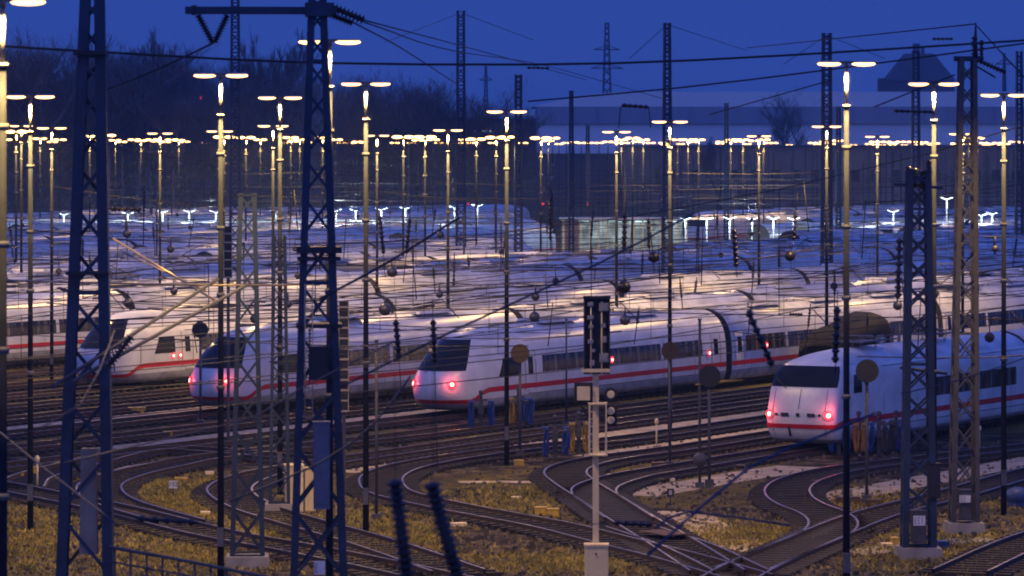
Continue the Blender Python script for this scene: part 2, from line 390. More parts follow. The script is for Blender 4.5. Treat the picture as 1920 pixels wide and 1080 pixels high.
def car_body(ns, length, stripe=True, roofz=3.3, mats=(WHITE, ROOF, SKIRT, RED, SEAL), low=0.85, dip=None, striperange=(1.12, 1.34)):
    mb = MB(); rows = []; WT_ = (ns or {}).get('W', WTAB)
    ths = [R(a) for a in (-90, -80, -70, -60, -50, -40, -30, -20, -10, 0, 10, 20, 30, 40, 50, 60, 70, 80, 90)]
    for z in ZL:
        if ns:
            r_ = [Vector((length, -interp(WT_, z), z))]
            r_ += [S(ns, z, a) for a in ths]
            r_ += [Vector((length, interp(WT_, z), z))]
        else:
            r_ = [Vector((length, -Wz(z), z)), Vector((0, -Wz(z), z)), Vector((0, 0, z)), Vector((0, Wz(z), z)), Vector((length, Wz(z), z))]
        rows.append(r_)
    b0 = len(mb.v); w = len(rows[0])
    for r_ in rows: mb.v.extend(r_)
    for i in range(len(rows) - 1):
        z = (ZL[i] + ZL[i + 1]) / 2
        m = 1 if z > roofz else (2 if z < low else 0)
        for j in range(w - 1):
            cap_ = (not ns) and j in (1, 2)
            mb.face((b0 + i * w + j, b0 + (i + 1) * w + j, b0 + (i + 1) * w + j + 1, b0 + i * w + j + 1), 4 if cap_ else m, not cap_)
    mb.face([b0 + j for j in range(w)], 2)
    # far end
    b1 = len(mb.v)
    for r_ in rows: mb.v += [r_[0], r_[-1]]
    for i in range(len(rows) - 1): mb.face((b1 + 2 * i, b1 + 2 * i + 1, b1 + 2 * i + 3, b1 + 2 * i + 2), 4)
    # panel joints along the side facing the yard road
    uj = (ns['R'] + 4.0) if ns else 2.2
    while uj < length - 1:
        side_patch(mb, uj, uj + 0.022, 0.9, 3.3, 0.004, 4, -1); uj += 3.3
    side_patch(mb, (ns['R'] + 4.0) if ns else 0.1, length, 0.86, 0.89, 0.005, 4, -1); side_patch(mb, (ns['R'] + 4.0) if ns else 0.1, length, 3.2, 3.225, 0.005, 4, -1)
    if stripe:
        z0, z1 = striperange
        if ns:
            us = interp(ns['u0'], 1.2) + ns['R'] + 0.15
            for sg in (-1, 1): side_patch(mb, us + 0.2, length, z0, z1, 0.009, 3, sg)
            dz = dip if dip is not None else -0.25
            rws = [[], []]
            path = [(a, dz) for a in range(-65, 66, 5)]
            pts = []
            for a, q in path: pts.append((R(a), q))
            lo, hi = [], []
            def stp(th, q): lo.append(S(ns, z0 + q, th, 0.03)); hi.append(S(ns, z1 - 0.05 + q, th, 0.03))
            lo.append(Vector((us + 0.25, -(Wz(z0) + 0.012), z0))); hi.append(Vector((us + 0.25, -(Wz(z1) + 0.012), z1)))
            [stp(R(a), dz * f) for a, f in ((-87, .2), (-82, .45), (-77, .68), (-71, .88))]
            for a, q in pts: stp(a, q)
            [stp(R(a), dz * f) for a, f in ((71, .88), (77, .68), (82, .45), (87, .2))]
            lo.append(Vector((us + 0.25, Wz(z0) + 0.012, z0))); hi.append(Vector((us + 0.25, Wz(z1) + 0.012, z1)))
            mb.grid([lo, hi], 3, True, flip=True)
        else:
            for sg in (-1, 1): side_patch(mb, 0.02, length - 0.02, z0, z1, 0.009, 3, sg)
    return mb.mesh('car_body', list(mats))
def nose_patch(ns, th0, th1, z0, z1, off=0.02, k=8, inset=0.0):
    mb = MB(); rows = []
    for i in range(k + 1):
        f = i / k; z = z0 + (z1 - z0) * f
        sh = 1.0 + inset * (f - 0.5)
        rows.append([S(ns, z, (th0 + (th1 - th0) * j / k) * sh, off) for j in range(k + 1)])
    mb.grid(rows, 0, True, flip=True); return mb
def win_mesh(w, h0=1.78, h1=2.52, name='window'):
    mb = MB(); side_patch(mb, 0, w, h0, h1, 0.012, 0, -1)
    u = 1.45
    while u < w - 0.6: side_patch(mb, u, u + 0.10, h0, h1, 0.016, 1, -1); u += 1.55
    return mb.mesh(name, [GLASSW, SEAL])
def door_mesh():
    mb = MB()
    for sg in (-1,):
        side_patch(mb, 0, 0.05, 0.55, 2.75, 0.010, 1, sg); side_patch(mb, 0.95, 1.0, 0.55, 2.75, 0.010, 1, sg)
        side_patch(mb, 0.06, 0.94, 0.55, 2.75, 0.007, 0, sg); side_patch(mb, 0.28, 0.72, 1.75, 2.5, 0.014, 2, sg)
    return mb.mesh('door', [WHITE, SEAL, GLASS])
def bogie_mesh():
    mb = MB()
    mb.box((0, 0, 0.45), (3.2, 2.3, 0.35))
    for u in (-1.25, 1.25):
        for y in (-0.8, 0.8):
            mb.tube([(u, y - 0.07, 0.70), (u, y + 0.07, 0.70)], 0.46, 14)
    for y in (-1.15, 1.15): mb.box((0, y, 0.62), (1.2, 0.16, 0.3))
    return mb.mesh('bogie', UNDER)
def under_mesh(L):
    mb = MB(); u = 5.6
    while u < L - 5.6:
        w = random.uniform(1.2, 2.6)
        mb.box((u + w / 2, 0, 0.48), (w - 0.15, 2.5, 0.42)); u += w
    return mb.mesh('underframe', UNDER)
def gear_mesh(L, kind=0):
    mb = MB()
    for c in ((0.22, 0.5, 0.8) if kind != 1 else (0.3, 0.62)):
        mb.box((L * c, 0, 3.96), (3.4, 1.5, 0.16), taper=0.92, m=0)
        for k in range(5): mb.box((L * c - 1.2 + k * 0.6, 0, 4.05), (0.35, 1.2, 0.03), m=1)
    for k in range(6): mb.box((L * 0.4 + k * 0.9, 0.45, 3.93), (0.05, 0.05, 0.14), m=1)
    mb.tube([(1.5, -0.45, 3.95), (L - 1.5, -0.45, 3.95)], 0.025, 5, 1)
    return mb.mesh('roof_unit', [ROOF, GEAR])
def panto_mesh(up=False):
    mb = MB()
    for x in (-0.7, 0.7):
        for y in (-0.5, 0.5):
            for k in range(4): mb.tube([(x, y, 3.82 + k * 0.07), (x, y, 3.86 + k * 0.07)], 0.07 if k % 2 else 0.04, 8)
    mb.box((0, 0, 4.13), (1.7, 1.3, 0.06))
    hh = 5.35 if up else 4.35
    kn = (1.5, 0, (4.15 + hh) / 2 if up else 4.28)
    mb.tube([(-0.6, 0, 4.15), kn], 0.04, 6); mb.tube([kn, (-0.5, 0, hh)], 0.03, 6)
    mb.tube([(-0.5, -0.95, hh - .12), (-0.5, -0.75, hh), (-0.5, 0.75, hh), (-0.5, 0.95, hh - .12)], 0.03, 6)
    mb.tube([(-0.2, -0.95, hh - .12), (-0.2, -0.75, hh), (-0.2, 0.75, hh), (-0.2, 0.95, hh - .12)], 0.03, 6)
    mb.tube([(0.8, -0.6, 4.15), (2.8, -0.5, 4.12)], 0.03, 5)
    return mb.mesh('pantograph', GEAR)
BOGIE = bogie_mesh(); DOOR = door_mesh(); PANTO = panto_mesh(); PANTOU = panto_mesh(True)
UNDER_M = under_mesh(25.8); GEAR_A = gear_mesh(25.8); GEAR_B = gear_mesh(25.8, 1)
WIN_L = {}
def winm(w):
    if w not in WIN_L: WIN_L[w] = win_mesh(w)
    return WIN_L[w]
def add_wins(car, spans):
    for a, b_ in spans:
        w = round(b_ - a, 2); link('window', winm(w), car, (a, 0, 0))
def lamp_disc(ns, th, z, r, m, name, parent, off=0.03):
    c = S(ns, z, th, off); e1 = (S(ns, z, th + 0.05, off) - S(ns, z, th - 0.05, off)).normalized(); e2 = (S(ns, z + 0.05, th, off) - S(ns, z - 0.05, th, off)).normalized()
    nn = e1.cross(e2).normalized()
    if nn.x > 0: nn = -nn
    mb = MB(); mb.tube([c - nn * 0.03, c + nn * 0.03], r, 14); mb.tube([c - nn * 0.03, c + nn * 0.02], r * 2.1, 14, m=1)
    return build(name, mb, [m, TAILH], parent)
MID_BODY = car_body(None, 25.8); MID_RED = car_body(None, 25.8, stripe=False, mats=(REDB, GEAR, REDB, REDB, SEAL), roofz=3.2)
MID_WINS = [(1.6, 6.2), (6.5, 12.6), (12.9, 19.0), (19.3, 24.0)]
def add_mid(root, u, panto=False, red=False, detail=True):
    c = link('carriage', MID_RED if red else MID_BODY, root, (u, 0, 0))
    if detail:
        add_wins(c, MID_WINS); link('door', DOOR, c, (0.4, 0, 0)); link('door', DOOR, c, (24.4, 0, 0))
        link('bogie', BOGIE, c, (4.2, 0, 0)); link('bogie', BOGIE, c, (21.6, 0, 0)); link('underframe', UNDER_M, c)
    link('roof_unit', random.choice((GEAR_A, GEAR_B)), c)
    if panto: link('pantograph', PANTOU if panto == 2 else PANTO, c, (3.5, 0, 0))
    link('gangway', GW, c)
    return c
_g = MB()
_pr = [(-Wz(z) * 0.95, z * 0.985) for z in ZL[2:]] + [(Wz(z) * 0.95, z * 0.985) for z in reversed(ZL[2:])]
_g.grid([[Vector((u, y * k_, z - (1 - k_) * 1.5)) for y, z in _pr] for u, k_ in ((-0.68, .97), (-0.6, .93), (-0.5, .97), (-0.42, .93), (-0.34, .97), (-0.26, .93), (-0.18, .97), (-0.1, .93), (-0.02, .97))], 0, False, flip=True)
GW = _g.mesh('gangway', UNDER)
EV = 26.5   # car pitch
# --- round-nosed train (three in front, others in the rows)
def end_car(ns, L, wins, kind, dip=-0.28, lit=True):
    return car_body(ns, L, dip=dip)
BODY_T = car_body(NOSE_T, 26.2, dip=-0.42)
SIDE_W[0] = NOSE_1['W']; BODY_1 = car_body(NOSE_1, 20.2, dip=-0.12, low=0.6); WINB = {w_: win_mesh(w_) for w_ in (4.7, 4.0)}; SIDE_W[0] = WTAB
BODY_3 = car_body(NOSE_3, 26.2, dip=-0.2)
BODY_R = car_body(NOSE_1, 26.2, stripe=False, mats=(REDB, GEAR, REDB, REDB, SEAL), roofz=3.2)
_w = nose_patch(NOSE_T, R(-47), R(47), 2.12, 3.42, 0.02, 10, -0.25); WS_T = _w.mesh('windshield', GLASS)
_w = nose_patch(NOSE_1, R(-60), R(60), 2.58, 3.36, 0.02, 10, 0.0); WS_1 = _w.mesh('windshield', GLASS)
_w = nose_patch(NOSE_3, R(-42), R(42), 2.0, 3.25, 0.02, 10, -0.3); WS_3 = _w.mesh('windshield', GLASS)
def cabwin(u0, u1, z0, z1, slope):
    mb = MB(); side_patch(mb, u0, u1, z0, z1, 0.012, 0, -1, slope); return mb.mesh('cab_window', GLASS)
CABW_T = cabwin(3.6, 5.4, 1.75, 2.55, 0.6); SIDE_W[0] = NOSE_1['W']; CABW_1 = cabwin(1.9, 2.7, 2.3, 3.0, 0.15); SIDE_W[0] = WTAB
def wiper_mesh(ns, zs):
    mb = MB()
    for a0, a1 in ((8, 34),):
        mb.tube([S(ns, zs[0], R(a0), 0.06), S(ns, zs[1], R(a1), 0.06)], 0.018, 5)
    return mb.mesh('wiper', DARK)
WIP_T = wiper_mesh(NOSE_T, (2.05, 2.6)); WIP_1 = wiper_mesh(NOSE_1, (2.5, 2.85))
def make_train(name, label, loc, ns, cars, tails=True, group=None, pantos=(), detail=True, wins=None, body=None, red=False, heads=False):
    root = thing(name, label, 'train', loc, ROT, group)
    body = body or {id(NOSE_T): BODY_T, id(NOSE_1): BODY_1, id(NOSE_3): BODY_3}[id(ns)]
    L = 20.2 if body is BODY_1 else 26.2
    c = link('end_car', body, root)
    link('windshield', {id(NOSE_T): WS_T, id(NOSE_1): WS_1, id(NOSE_3): WS_3}[id(ns)], c)
    if detail:
        link('wiper', WIP_1 if ns is NOSE_1 else WIP_T, c) if ns is not NOSE_3 else None
        link('cab_window', CABW_1 if ns is NOSE_1 else CABW_T, c)
        if L > 21:
            add_wins(c, wins or [(7.6, 13.4), (13.7, 19.2), (19.5, 23.6)]); link('door', DOOR, c, (6.0, 0, 0)); link('door', DOOR, c, (24.6, 0, 0))
        if L < 21: link('window', WINB[4.7], c, (9.6, 0, 0)); link('window', WINB[4.0], c, (14.6, 0, 0))
        link('bogie', BOGIE, c, (4.6 if L > 21 else 3.8, 0, 0)); link('bogie', BOGIE, c, (L - 4.4, 0, 0)); link('underframe', UNDER_M if L > 21 else under_mesh(19), c)
    if L > 21: link('roof_unit', GEAR_B, c, (3 if detail else 4, 0, 0)) if ns is not NOSE_3 else None
    if tails:
        zt = 1.52 if ns is NOSE_1 else 1.55
        for a in ((-36, 36) if ns is not NOSE_1 else (-40, 40)):
            lamp_disc(ns, R(a), zt, 0.085, TAIL, 'tail_light', c)
    u = L + 0.65
    for k in range(cars):
        add_mid(root, u, (2 if k in pantos else False), red, detail); u += EV
    return root
T1 = on_row(-62.4, 147.0); T2 = on_row(-84.3, 165.8); T3 = on_row(-94.0, 168.0); T4 = on_row(-108.3, 184.8)
t1 = make_train('high_speed_train', 'blunt-nosed white train with a red stripe and two lit tail lamps, rightmost in front', T1, NOSE_1, 3, pantos=())
t2 = make_train('high_speed_train', 'round-nosed white train with dark windscreen behind the tall signal, tail lamps lit', T2, NOSE_T, 5, pantos=(1,))
t3 = make_train('high_speed_train', 'cream-lit rounded train front standing behind the lattice masts left of centre', T3, NOSE_T, 5)
t4 = make_train('high_speed_train', 'white train with drooping nose and wide red stripe behind the leftmost lattice mast', T4, NOSE_T, 5, tails=False)
T5 = on_row(-124.8, 192.0)
t5 = make_train('high_speed_train', 'white train with a thin red stripe running off the left edge of the picture', T5, NOSE_3, 5, tails=False)
# details of the blunt-nosed front: coupler flap, number band, air horns, pantograph on its roof
def end_of(t_): return [c for c in t_.children if c.name.startswith('end_car')][0]
c1 = end_of(t1)
mb = MB()
for sg in (0,):
    for k in range(5): mb.box(S(NOSE_1, 1.52, R(-8 + 4 * k), 0.05), (0.05, 0.13, 0.13))
for k in (-18, 18): mb.box(S(NOSE_1, 1.52, R(k), 0.05), (0.05, 0.09, 0.09))
build('emblem_band', mb, DARK, c1)
mb = MB(); mb.tube([S(NOSE_1, 1.1, 0.05, 0.02), S(NOSE_1, 0.7, 0.05, 0.05)], 0.05, 6); mb.tube([S(NOSE_1, 2.5, 0, 0.02), S(NOSE_1, 1.75, 0, 0.02)], 0.012, 4)
build('coupler_flap', mb, DARK, c1)
mb = MB()
for a in (-30, 30): mb.tube([S(NOSE_1, z, R(a), 0.006) for z in (0.7, 0.9, 1.1, 1.4, 1.8, 2.2, 2.5)], 0.012, 4)
build('hatch_seam', mb, SEAL, c1)
link('pantograph', PANTO, c1, (5.5, 0, 0)); link('pantograph', PANTO, c1, (12.5, 0, 0))
mb = MB()
for k in range(5): mb.tube([(8.0 + k * 0.7, 0.2, 3.85), (8.0 + k * 0.7, 0.2, 4.15)], 0.07, 8)
mb.tube([(7.5, 0.2, 4.2), (11.8, 0.2, 4.2)], 0.03, 6)
build('roof_busbar', mb, GEAR, c1)
def reflection_discs(root_car, pts):  # added glowing red discs that stand for reflections in the train side
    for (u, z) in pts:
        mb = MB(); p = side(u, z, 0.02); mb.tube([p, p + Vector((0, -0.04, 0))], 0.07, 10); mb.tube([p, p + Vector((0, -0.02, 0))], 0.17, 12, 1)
        build('red_reflection_disc', mb, [TAIL, TAILH], root_car)
mids2 = sorted([c for c in t2.children if c.name.startswith('carriage')], key=lambda c: c.location.x)
reflection_discs(end_of(t2), [(14.2, 2.0), (24.3, 1.85)]); reflection_discs(mids2[0], [(3.9, 1.95)])
reflection_discs(end_of(t4), [(5.2, 1.6), (5.8, 1.6)])
# real red light of the tail lamps
def tail_glow(root, pts, P=20):
    for p in pts:
        l = bpy.data.lights.new('tail_glow', 'POINT'); l.energy = P; l.color = (1, 0.10, 0.10); l.shadow_soft_size = 0.08
        o = bpy.data.objects.new('tail_glow', l); COL.objects.link(o); o.parent = root; o.location = p
tail_glow(t1, [S(NOSE_1, 1.52, R(a), 0.30) for a in (-40, 40)]); tail_glow(t2, [S(NOSE_T, 1.55, R(a), 0.30) for a in (-36, 36)]); tail_glow(t3, [S(NOSE_T, 1.55, R(a), 0.30) for a in (-36, 36)])

# --- the rows of parked trains
def row_train(p, Y0, cars, kind, flip=False, label=None, group=None, red=False):
    loc = on_row(p, Y0)
    ns = {0: NOSE_T, 1: NOSE_3, 2: NOSE_1}[kind]
    body = BODY_R if red else None
    if not red and kind == 2: body = None
    r_ = make_train('regional_train' if red else 'high_speed_train', label, loc, ns, cars, tails=False, group=group, detail=False, body=body, red=red, pantos=(random.choice((0, 1)),) if random.random() < .5 else ())
    if flip:
        r_.rotation_euler = (0, 0, ROT + math.pi)
        r_.location = on_row(p, Y0 + (26.9 + 26.5 * cars) * math.cos(TH))
    return r_
LAB_N = 'white parked train in the crowded rows right behind the front trains'
LAB_M = 'white parked train among the middle rows whose roofs overlap'
LAB_F = 'distant white parked train at the back of the yard'
p = -129.4; k = 0
while p > -300:
    Yl = row_x(p, -80).y; Yr = min(row_x(p, 2000).y, 505)
    Y = Yl + random.uniform(-40, 30)
    while Y < Yr:
        cars = random.choice((0, 1, 1, 2, 2, 3)); L = 26.9 + 26.5 * cars; Yend = Y + L * math.cos(TH)
        xm0 = 960 + F * on_row(p, Y).x / Y; xm1 = 960 + F * on_row(p, Yend).x / Yend
        skip = (p < -146 and xm1 > 1060 and xm0 < 1265)
        if skip and xm0 < 900 and cars > 0:
            cars = 0; Yend = Y + 26.9 * math.cos(TH); xm1 = 960 + F * on_row(p, Yend).x / Yend; skip = xm1 > 1060
        if not skip:
            s_ = F / Y
            lab, grp = (LAB_N, 'white trains in the rows behind the front trains') if p > -160 else ((LAB_M, 'white trains in the middle rows') if p > -215 else (LAB_F, 'distant white trains at the back'))
            isred = (-168 < p < -135 and 100 < xm0 < 900 and random.random() < .5)
            if isred: lab, grp = 'red regional train between rows of white trains', 'red regional trains'
            row_train(p, Y, cars, random.choice((0, 1, 1, 2)), random.random() < 0.45 and not isred, lab, grp, isred)
            Y = Yend + random.choice((2, 2, 6, 18, 30)) * math.cos(TH)
        else:
            Y = max(Y + 8, Yend - 10)
    p -= random.choice((4.6, 4.6, 4.9, 6.5)); k += 1

# black locomotive behind the front right train
lo = thing('black_locomotive', 'black round-ended locomotive above the roof of the blunt-nosed train', 'locomotive', on_row(-79.8, 189.0), ROT)
mb = MB(); prof = [(1.5, 1.2, 2.0), (1.9, 1.4, 2.5), (2.6, 1.45, 2.8), (5.0, 1.5, 3.1), (6.6, 1.45, 3.5), (7.8, 1.2, 3.2), (8.4, 0.9, 2.5)]
rws = []
for u, w_, h_ in prof:
    rws.append([Vector((u, a * w_, z)) for a, z in ((-1, 0.7), (-1, h_ * 0.6), (-0.95, h_ * 0.8), (-0.7, h_ * 0.95), (-0.3, h_), (0.3, h_), (0.7, h_ * 0.95), (0.95, h_ * 0.8), (1, h_ * 0.6), (1, 0.7))])
mb.grid(rws, 0, True, flip=True); mb.grid([rws[0][:5], rws[0][9:4:-1]], 0, False); mb.grid([rws[-1][:5], rws[-1][9:4:-1]], 0, False, flip=True)
build('body', mb, BLACKL, lo)
mb = MB(); mb.box((5.4, -1.52, 2.1), (0.7, 0.03, 0.6)); build('cab_window', mb, mat('pale_window', (0.5, 0.62, 0.6), 0.3), lo)
link('bogie', BOGIE, lo, (3.2, 0, 0)); link('bogie', BOGIE, lo, (6.6, 0, 0))

# ------------------------------------------------------------------ haze
hm = bpy.data.materials.new('evening_haze'); hm.use_nodes = True; hm.node_tree.nodes.clear()
ho = hm.node_tree.nodes.new('ShaderNodeOutputMaterial'); hv = hm.node_tree.nodes.new('ShaderNodeVolumePrincipled')
hv.inputs['Color'].default_value = (0.55, 0.75, 1, 1); hv.inputs['Density'].default_value = 0.00022; hv.inputs['Anisotropy'].default_value = 0.3
hm.node_tree.links.new(hv.outputs[0], ho.inputs['Volume'])
mb = MB(); mb.box((0, 1620, 32), (3000, 3300, 66)); tag(build('haze', mb, hm), kind='stuff')

# ------------------------------------------------------------------ yard lamps
def head_mesh(bm):
    mb = MB()
    mb.blob((0, 0, 0.035), (0.33, 0.085, 0.03), 12, 6, 0)
    mb.blob((0, 0, -0.012), (0.31, 0.08, 0.062), 12, 6, 1)
    return mb.mesh('lamp_head', [HEADM, bm])
HEAD = head_mesh(BULB)
_m = MB(); _m.blob((0, 0, 0), (0.42, 0.2, 0.12), 8, 5, 0); HEADF = _m.mesh('lamp_head', BULBF)
_m = MB(); _m.tube([(-0.5, 0, 0.03), (0.5, 0, 0.03)], 0.035, 6); _m.tube([(0, 0, -0.1), (0, 0, 0.06)], 0.06, 8); BARM = _m.mesh('crossbar', POLE)
def yard_lamp(x, yh, w, label, group=None, far=False, rz=0.0, power=1.0, base=None):
    s_ = w / 1.50; Y = F / s_; top = H + (HY - yh) / s_; X = (x - 960) / s_
    root = thing('yard_lamp', label, 'lamp post', (X, Y, 0), rz, group)
    mb = MB()
    k = 1.0 if not far else 1.5
    if not far:
        mb.tube([(0, 0, 0), (0, 0, top - 1.1)], [0.095, 0.062], 10, 1)
        mb.tube([(0, 0, top - 1.12), (0, 0, top - 1.05)], 0.10, 10)
        mb.tube([(0, 0, top - 1.1), (0, 0, top)], 0.042, 8)
        for q in (2.2, 4.2, 6.0, 8.5): mb.tube([(0, 0, top - q), (0, 0, top - q + 0.12)], 0.115, 10)
        mb.box((0, -0.1, 1.2), (0.16, 0.1, 0.5))
    else:
        mb.tube([(0, 0, 0), (0, 0, top - 1.0)], [0.09, 0.07], 6, 1); mb.tube([(0, 0, top - 1.0), (0, 0, top)], 0.06, 6)
        for q in (1.6, 3.0, 4.4, 6.0): mb.tube([(0, 0, top - q), (0, 0, top - q + 0.2)], 0.15, 6)
    build('pole', mb, [POLE, POLED], root)
    link('crossbar', BARM, root, (0, 0, top))
    for sx_ in (-1, 1): link('lamp_head', HEADF if far else HEAD, root, (sx_ * 0.44, 0, top))
    if power > 0:
        for sx_ in ((-0.13, 0.13) if not far else (0.12,)):
            l = bpy.data.lights.new('lamp_light', 'SPOT'); l.spot_size = R(168); l.spot_blend = 0.6; l.energy = LAMP_P * power * (0.5 if not far else 1); l.color = LAMP_C; l.shadow_soft_size = 0.12
            o = bpy.data.objects.new('lamp_light', l); COL.objects.link(o); o.parent = root; o.location = (sx_, -0.05, top - 0.28)
        if w > 60:
            l = bpy.data.lights.new('lamp_light', 'SPOT'); l.spot_size = R(112); l.spot_blend = 1.0; l.energy = LAMP_P * 1.5; l.color = LAMP_C; l.shadow_soft_size = 0.15
            o = bpy.data.objects.new('lamp_light', l); COL.objects.link(o); o.parent = root; o.location = (0, -0.14, top - 0.3)
    return root
NEAR = [(5, 3, 165, 'nearest lamp post at the left edge, its head touching the top of the picture'),
 (57, 181, 92, 'twin lamp post at the far left beside the leftmost lattice mast'),
 (414, 141, 104, 'tall twin lamp post right of the leftmost lattice mast'),
 (525, 183, 83, 'twin lamp post just left of the mast with the crossarm'),
 (618, 78, 118, 'twin lamp standing directly behind the mast with the crossarm'),
 (686, 157, 93, 'twin lamp post right of the mast with the crossarm'),
 (950, 209, 76, 'twin lamp post nearest the middle of the picture'),
 (1256, 228, 68, 'twin lamp on a pole in front of the slim mast right of centre'),
 (1587, 119, 111, 'tallest twin lamp on the right with its pole running to the bottom edge'),
 (1751, 157, 96, 'twin lamp left of the brown lattice mast'),
 (1882, 178, 88, 'twin lamp at the right edge of the picture')]
for x, y, w, lab in NEAR: yard_lamp(x, y, w, lab, rz=random.uniform(-0.08, 0.08))
MIDL = [(97, 240, 56, 'middle-distance lamp low at the far left'), (40, 236, 44, 'small lamp crowded behind the far-left lamp post'), (412, 246, 50, 'middle-distance lamp lined up under the tall lamp right of the leftmost mast'),
 (512, 236, 58, 'middle-distance lamp just under the lamp left of the crossarm mast'), (840, 244, 56, 'middle-distance lamp between the crossarm mast and the picture centre'),
 (1156, 247, 54, 'middle-distance lamp left of the slim mast right of centre'), (1550, 237, 56, 'middle-distance lamp under the mast left of the tallest right lamp'),
 (1805, 251, 52, 'middle-distance lamp in front of the brown lattice mast'), (300, 250, 48, 'middle-distance lamp between the leftmost mast and the tall lamp'), (707, 254, 46, 'middle-distance lamp behind the lamp right of the crossarm mast'),
 (1423, 255, 46, 'middle-distance lamp above the cluster left of the tallest right lamp'), (1645, 256, 46, 'middle-distance lamp between the two tall right lamps')]
for x, y, w, lab in MIDL: yard_lamp(x, y, w, lab, rz=random.uniform(-0.1, 0.1), power=2.4)
FARL = [(30, 247, 40), (10, 262), (75, 260), (112, 262), (168, 256), (200, 254), (216, 263), (252, 262), (264, 264), (285, 262), (293, 265), (322, 262), (335, 263), (346, 266), (420, 257, 36), (461, 258, 32),
 (545, 258), (550, 265), (562, 262), (530, 268), (605, 258), (630, 262), (640, 268), (656, 268), (672, 267), (720, 269), (740, 268), (756, 257, 38), (772, 268), (784, 263), (797, 257, 38), (805, 269), (822, 268),
 (850, 269), (864, 268), (893, 261, 32), (902, 270), (930, 258, 36), (924, 268), (950, 257), (981, 268), (1014, 259, 36), (1028, 264), (1036, 259), (1048, 270), (1062, 268), (1076, 267), (1090, 268), (1105, 268), (1123, 268),
 (1165, 262), (1172, 268), (1186, 259), (1195, 266), (1206, 262), (1270, 262), (1290, 262), (1276, 270), (1300, 266), (1326, 275), (1370, 262), (1385, 265), (1393, 262), (1401, 270), (1432, 262), (1441, 268), (1450, 268),
 (1524, 268), (1532, 270), (1546, 266), (1570, 264), (1600, 272), (1618, 273), (1630, 270), (1662, 266), (1655, 272), (1681, 273), (1695, 272), (1711, 266), (1716, 272), (1731, 267), (1746, 270), (1761, 274), (1776, 273),
 (1790, 270), (1816, 259), (1832, 259), (1845, 268), (1856, 270), (1870, 268), (1886, 270), (1901, 266), (1916, 267), (812, 262), (575, 267), (185, 262), (228, 266), (310, 266), (488, 262), (870, 262), (1140, 266), (1220, 268), (1310, 262), (1415, 264), (1480, 272), (1560, 270), (1640, 266), (1672, 268), (1825, 270)]
for q in range(34):
    FARL.append((random.choice((random.uniform(0, 600), random.uniform(590, 1240), random.uniform(1240, 1420), random.uniform(1520, 1920), random.uniform(1600, 1920))), random.choice((266, 268, 269, 270, 271, 273))))
for i, a in enumerate(FARL):
    x, y = a[0], a[1]; w = a[2] if len(a) > 2 else max(13, (HY - y) / 1.6 * 1.5 * 1.05)
    zone = 'left of the crossarm mast' if x < 560 else ('in the middle of the picture' if x < 1240 else 'right of centre')
    yard_lamp(x, y, w, 'small far lamp in the glowing horizon row ' + zone, 'far lamps along the horizon ' + zone, far=True, rz=random.uniform(-0.2, 0.2), power=1.4 if (w > 20 and i % 2 == 0) or len(a) > 2 else 0)

# ------------------------------------------------------------------ lattice masts
def lattice(x, yb, yt, wb, wt, label, leg=0.16, m=STEEL, rot=0.15, xt=None, style='z', panel=1.0, name='lattice_mast', group=None, s_=None, depth=0.8, foot=True, bw=0.06):
    s_ = s_ or (yb - HY) / H; Y = F / s_; X = (x - 960) / s_; top = H + (HY - yt) / s_
    root = thing(name, label, 'mast', (X, Y, 0), rot, group)
    kf = math.cos(rot) + math.sin(abs(rot)) * depth
    hb, ht = wb / s_ / kf / 2, wt / s_ / kf / 2
    lean = ((xt - x) / s_) if xt is not None else 0.0
    def corner(sx_, sy_, z):
        f = z / top; h_ = hb + (ht - hb) * f
        return Vector((sx_ * h_ + lean * f, sy_ * h_ * depth, z))
    for sx_ in (-1, 1):
        for sy_ in (-1, 1):
            mb = MB(); p0, p1 = corner(sx_, sy_, 0), corner(sx_, sy_, top)
            # L profile: one flange along x, one along y
            a0 = Vector((-sx_ * leg / 2, 0, 0)); a1 = Vector((0, -sy_ * leg / 2, 0)); tk = 0.016
            mb.bar(p0 + a0, p1 + a0, leg, tk, up=(0, 1, 0)); mb.bar(p0 + a1, p1 + a1, leg, tk, up=(1, 0, 0))
            build('leg', mb, m, root)
    mb = MB(); z = 0.35; k = 0
    while z < top - 0.2:
        f = z / top; wloc = 2 * (hb + (ht - hb) * f); z2 = min(z + wloc * panel, top - 0.05)
        for (a, b_) in (((-1, -1), (1, -1)), ((1, 1), (-1, 1)), ((1, -1), (1, 1)), ((-1, 1), (-1, -1))):
            A, B = (a, b_) if k % 2 == 0 else (b_, a)
            up = (0, 1, 0) if a[1] == b_[1] else (1, 0, 0)
            mb.bar(corner(*A, z), corner(*B, z2), bw, 0.012, up=up)
            if style == 'x': mb.bar(corner(*B, z), corner(*A, z2), bw, 0.012, up=up)
            if style == 'h' or k % 6 == 0: mb.bar(corner(*A, z), corner(*B, z), bw, 0.012, up=up)
        z = z2; k += 1
    for (a, b_) in (((-1, -1), (1, -1)), ((1, 1), (-1, 1)), ((1, -1), (1, 1)), ((-1, 1), (-1, -1))):
        mb.bar(corner(*a, top - 0.05), corner(*b_, top - 0.05), bw * 1.6, 0.02, up=(0, 0, 1))
    build('bracing', mb, m, root)
    if foot:
        mb = MB(); mb.box((0, 0, 0.12), (hb * 2 + 0.3, hb * 2 + 0.3, 0.4), taper=0.92); build('foundation', mb, CONC, root)
    root['_s'] = s_; root['_top'] = top
    return root
def box_part(root, name, c, size, m, rz=0.0):
    mb = MB(); mb.box(c, size); mb.box((c[0], c[1] - size[1] / 2 - 0.012, c[2]), (size[0] * 0.86, 0.02, size[2] * 0.88))
    mb.box((c[0], c[1], c[2] + size[2] / 2 + 0.02), (size[0] * 1.1, size[1] * 1.15, 0.035))
    return build(name, mb, m, root)
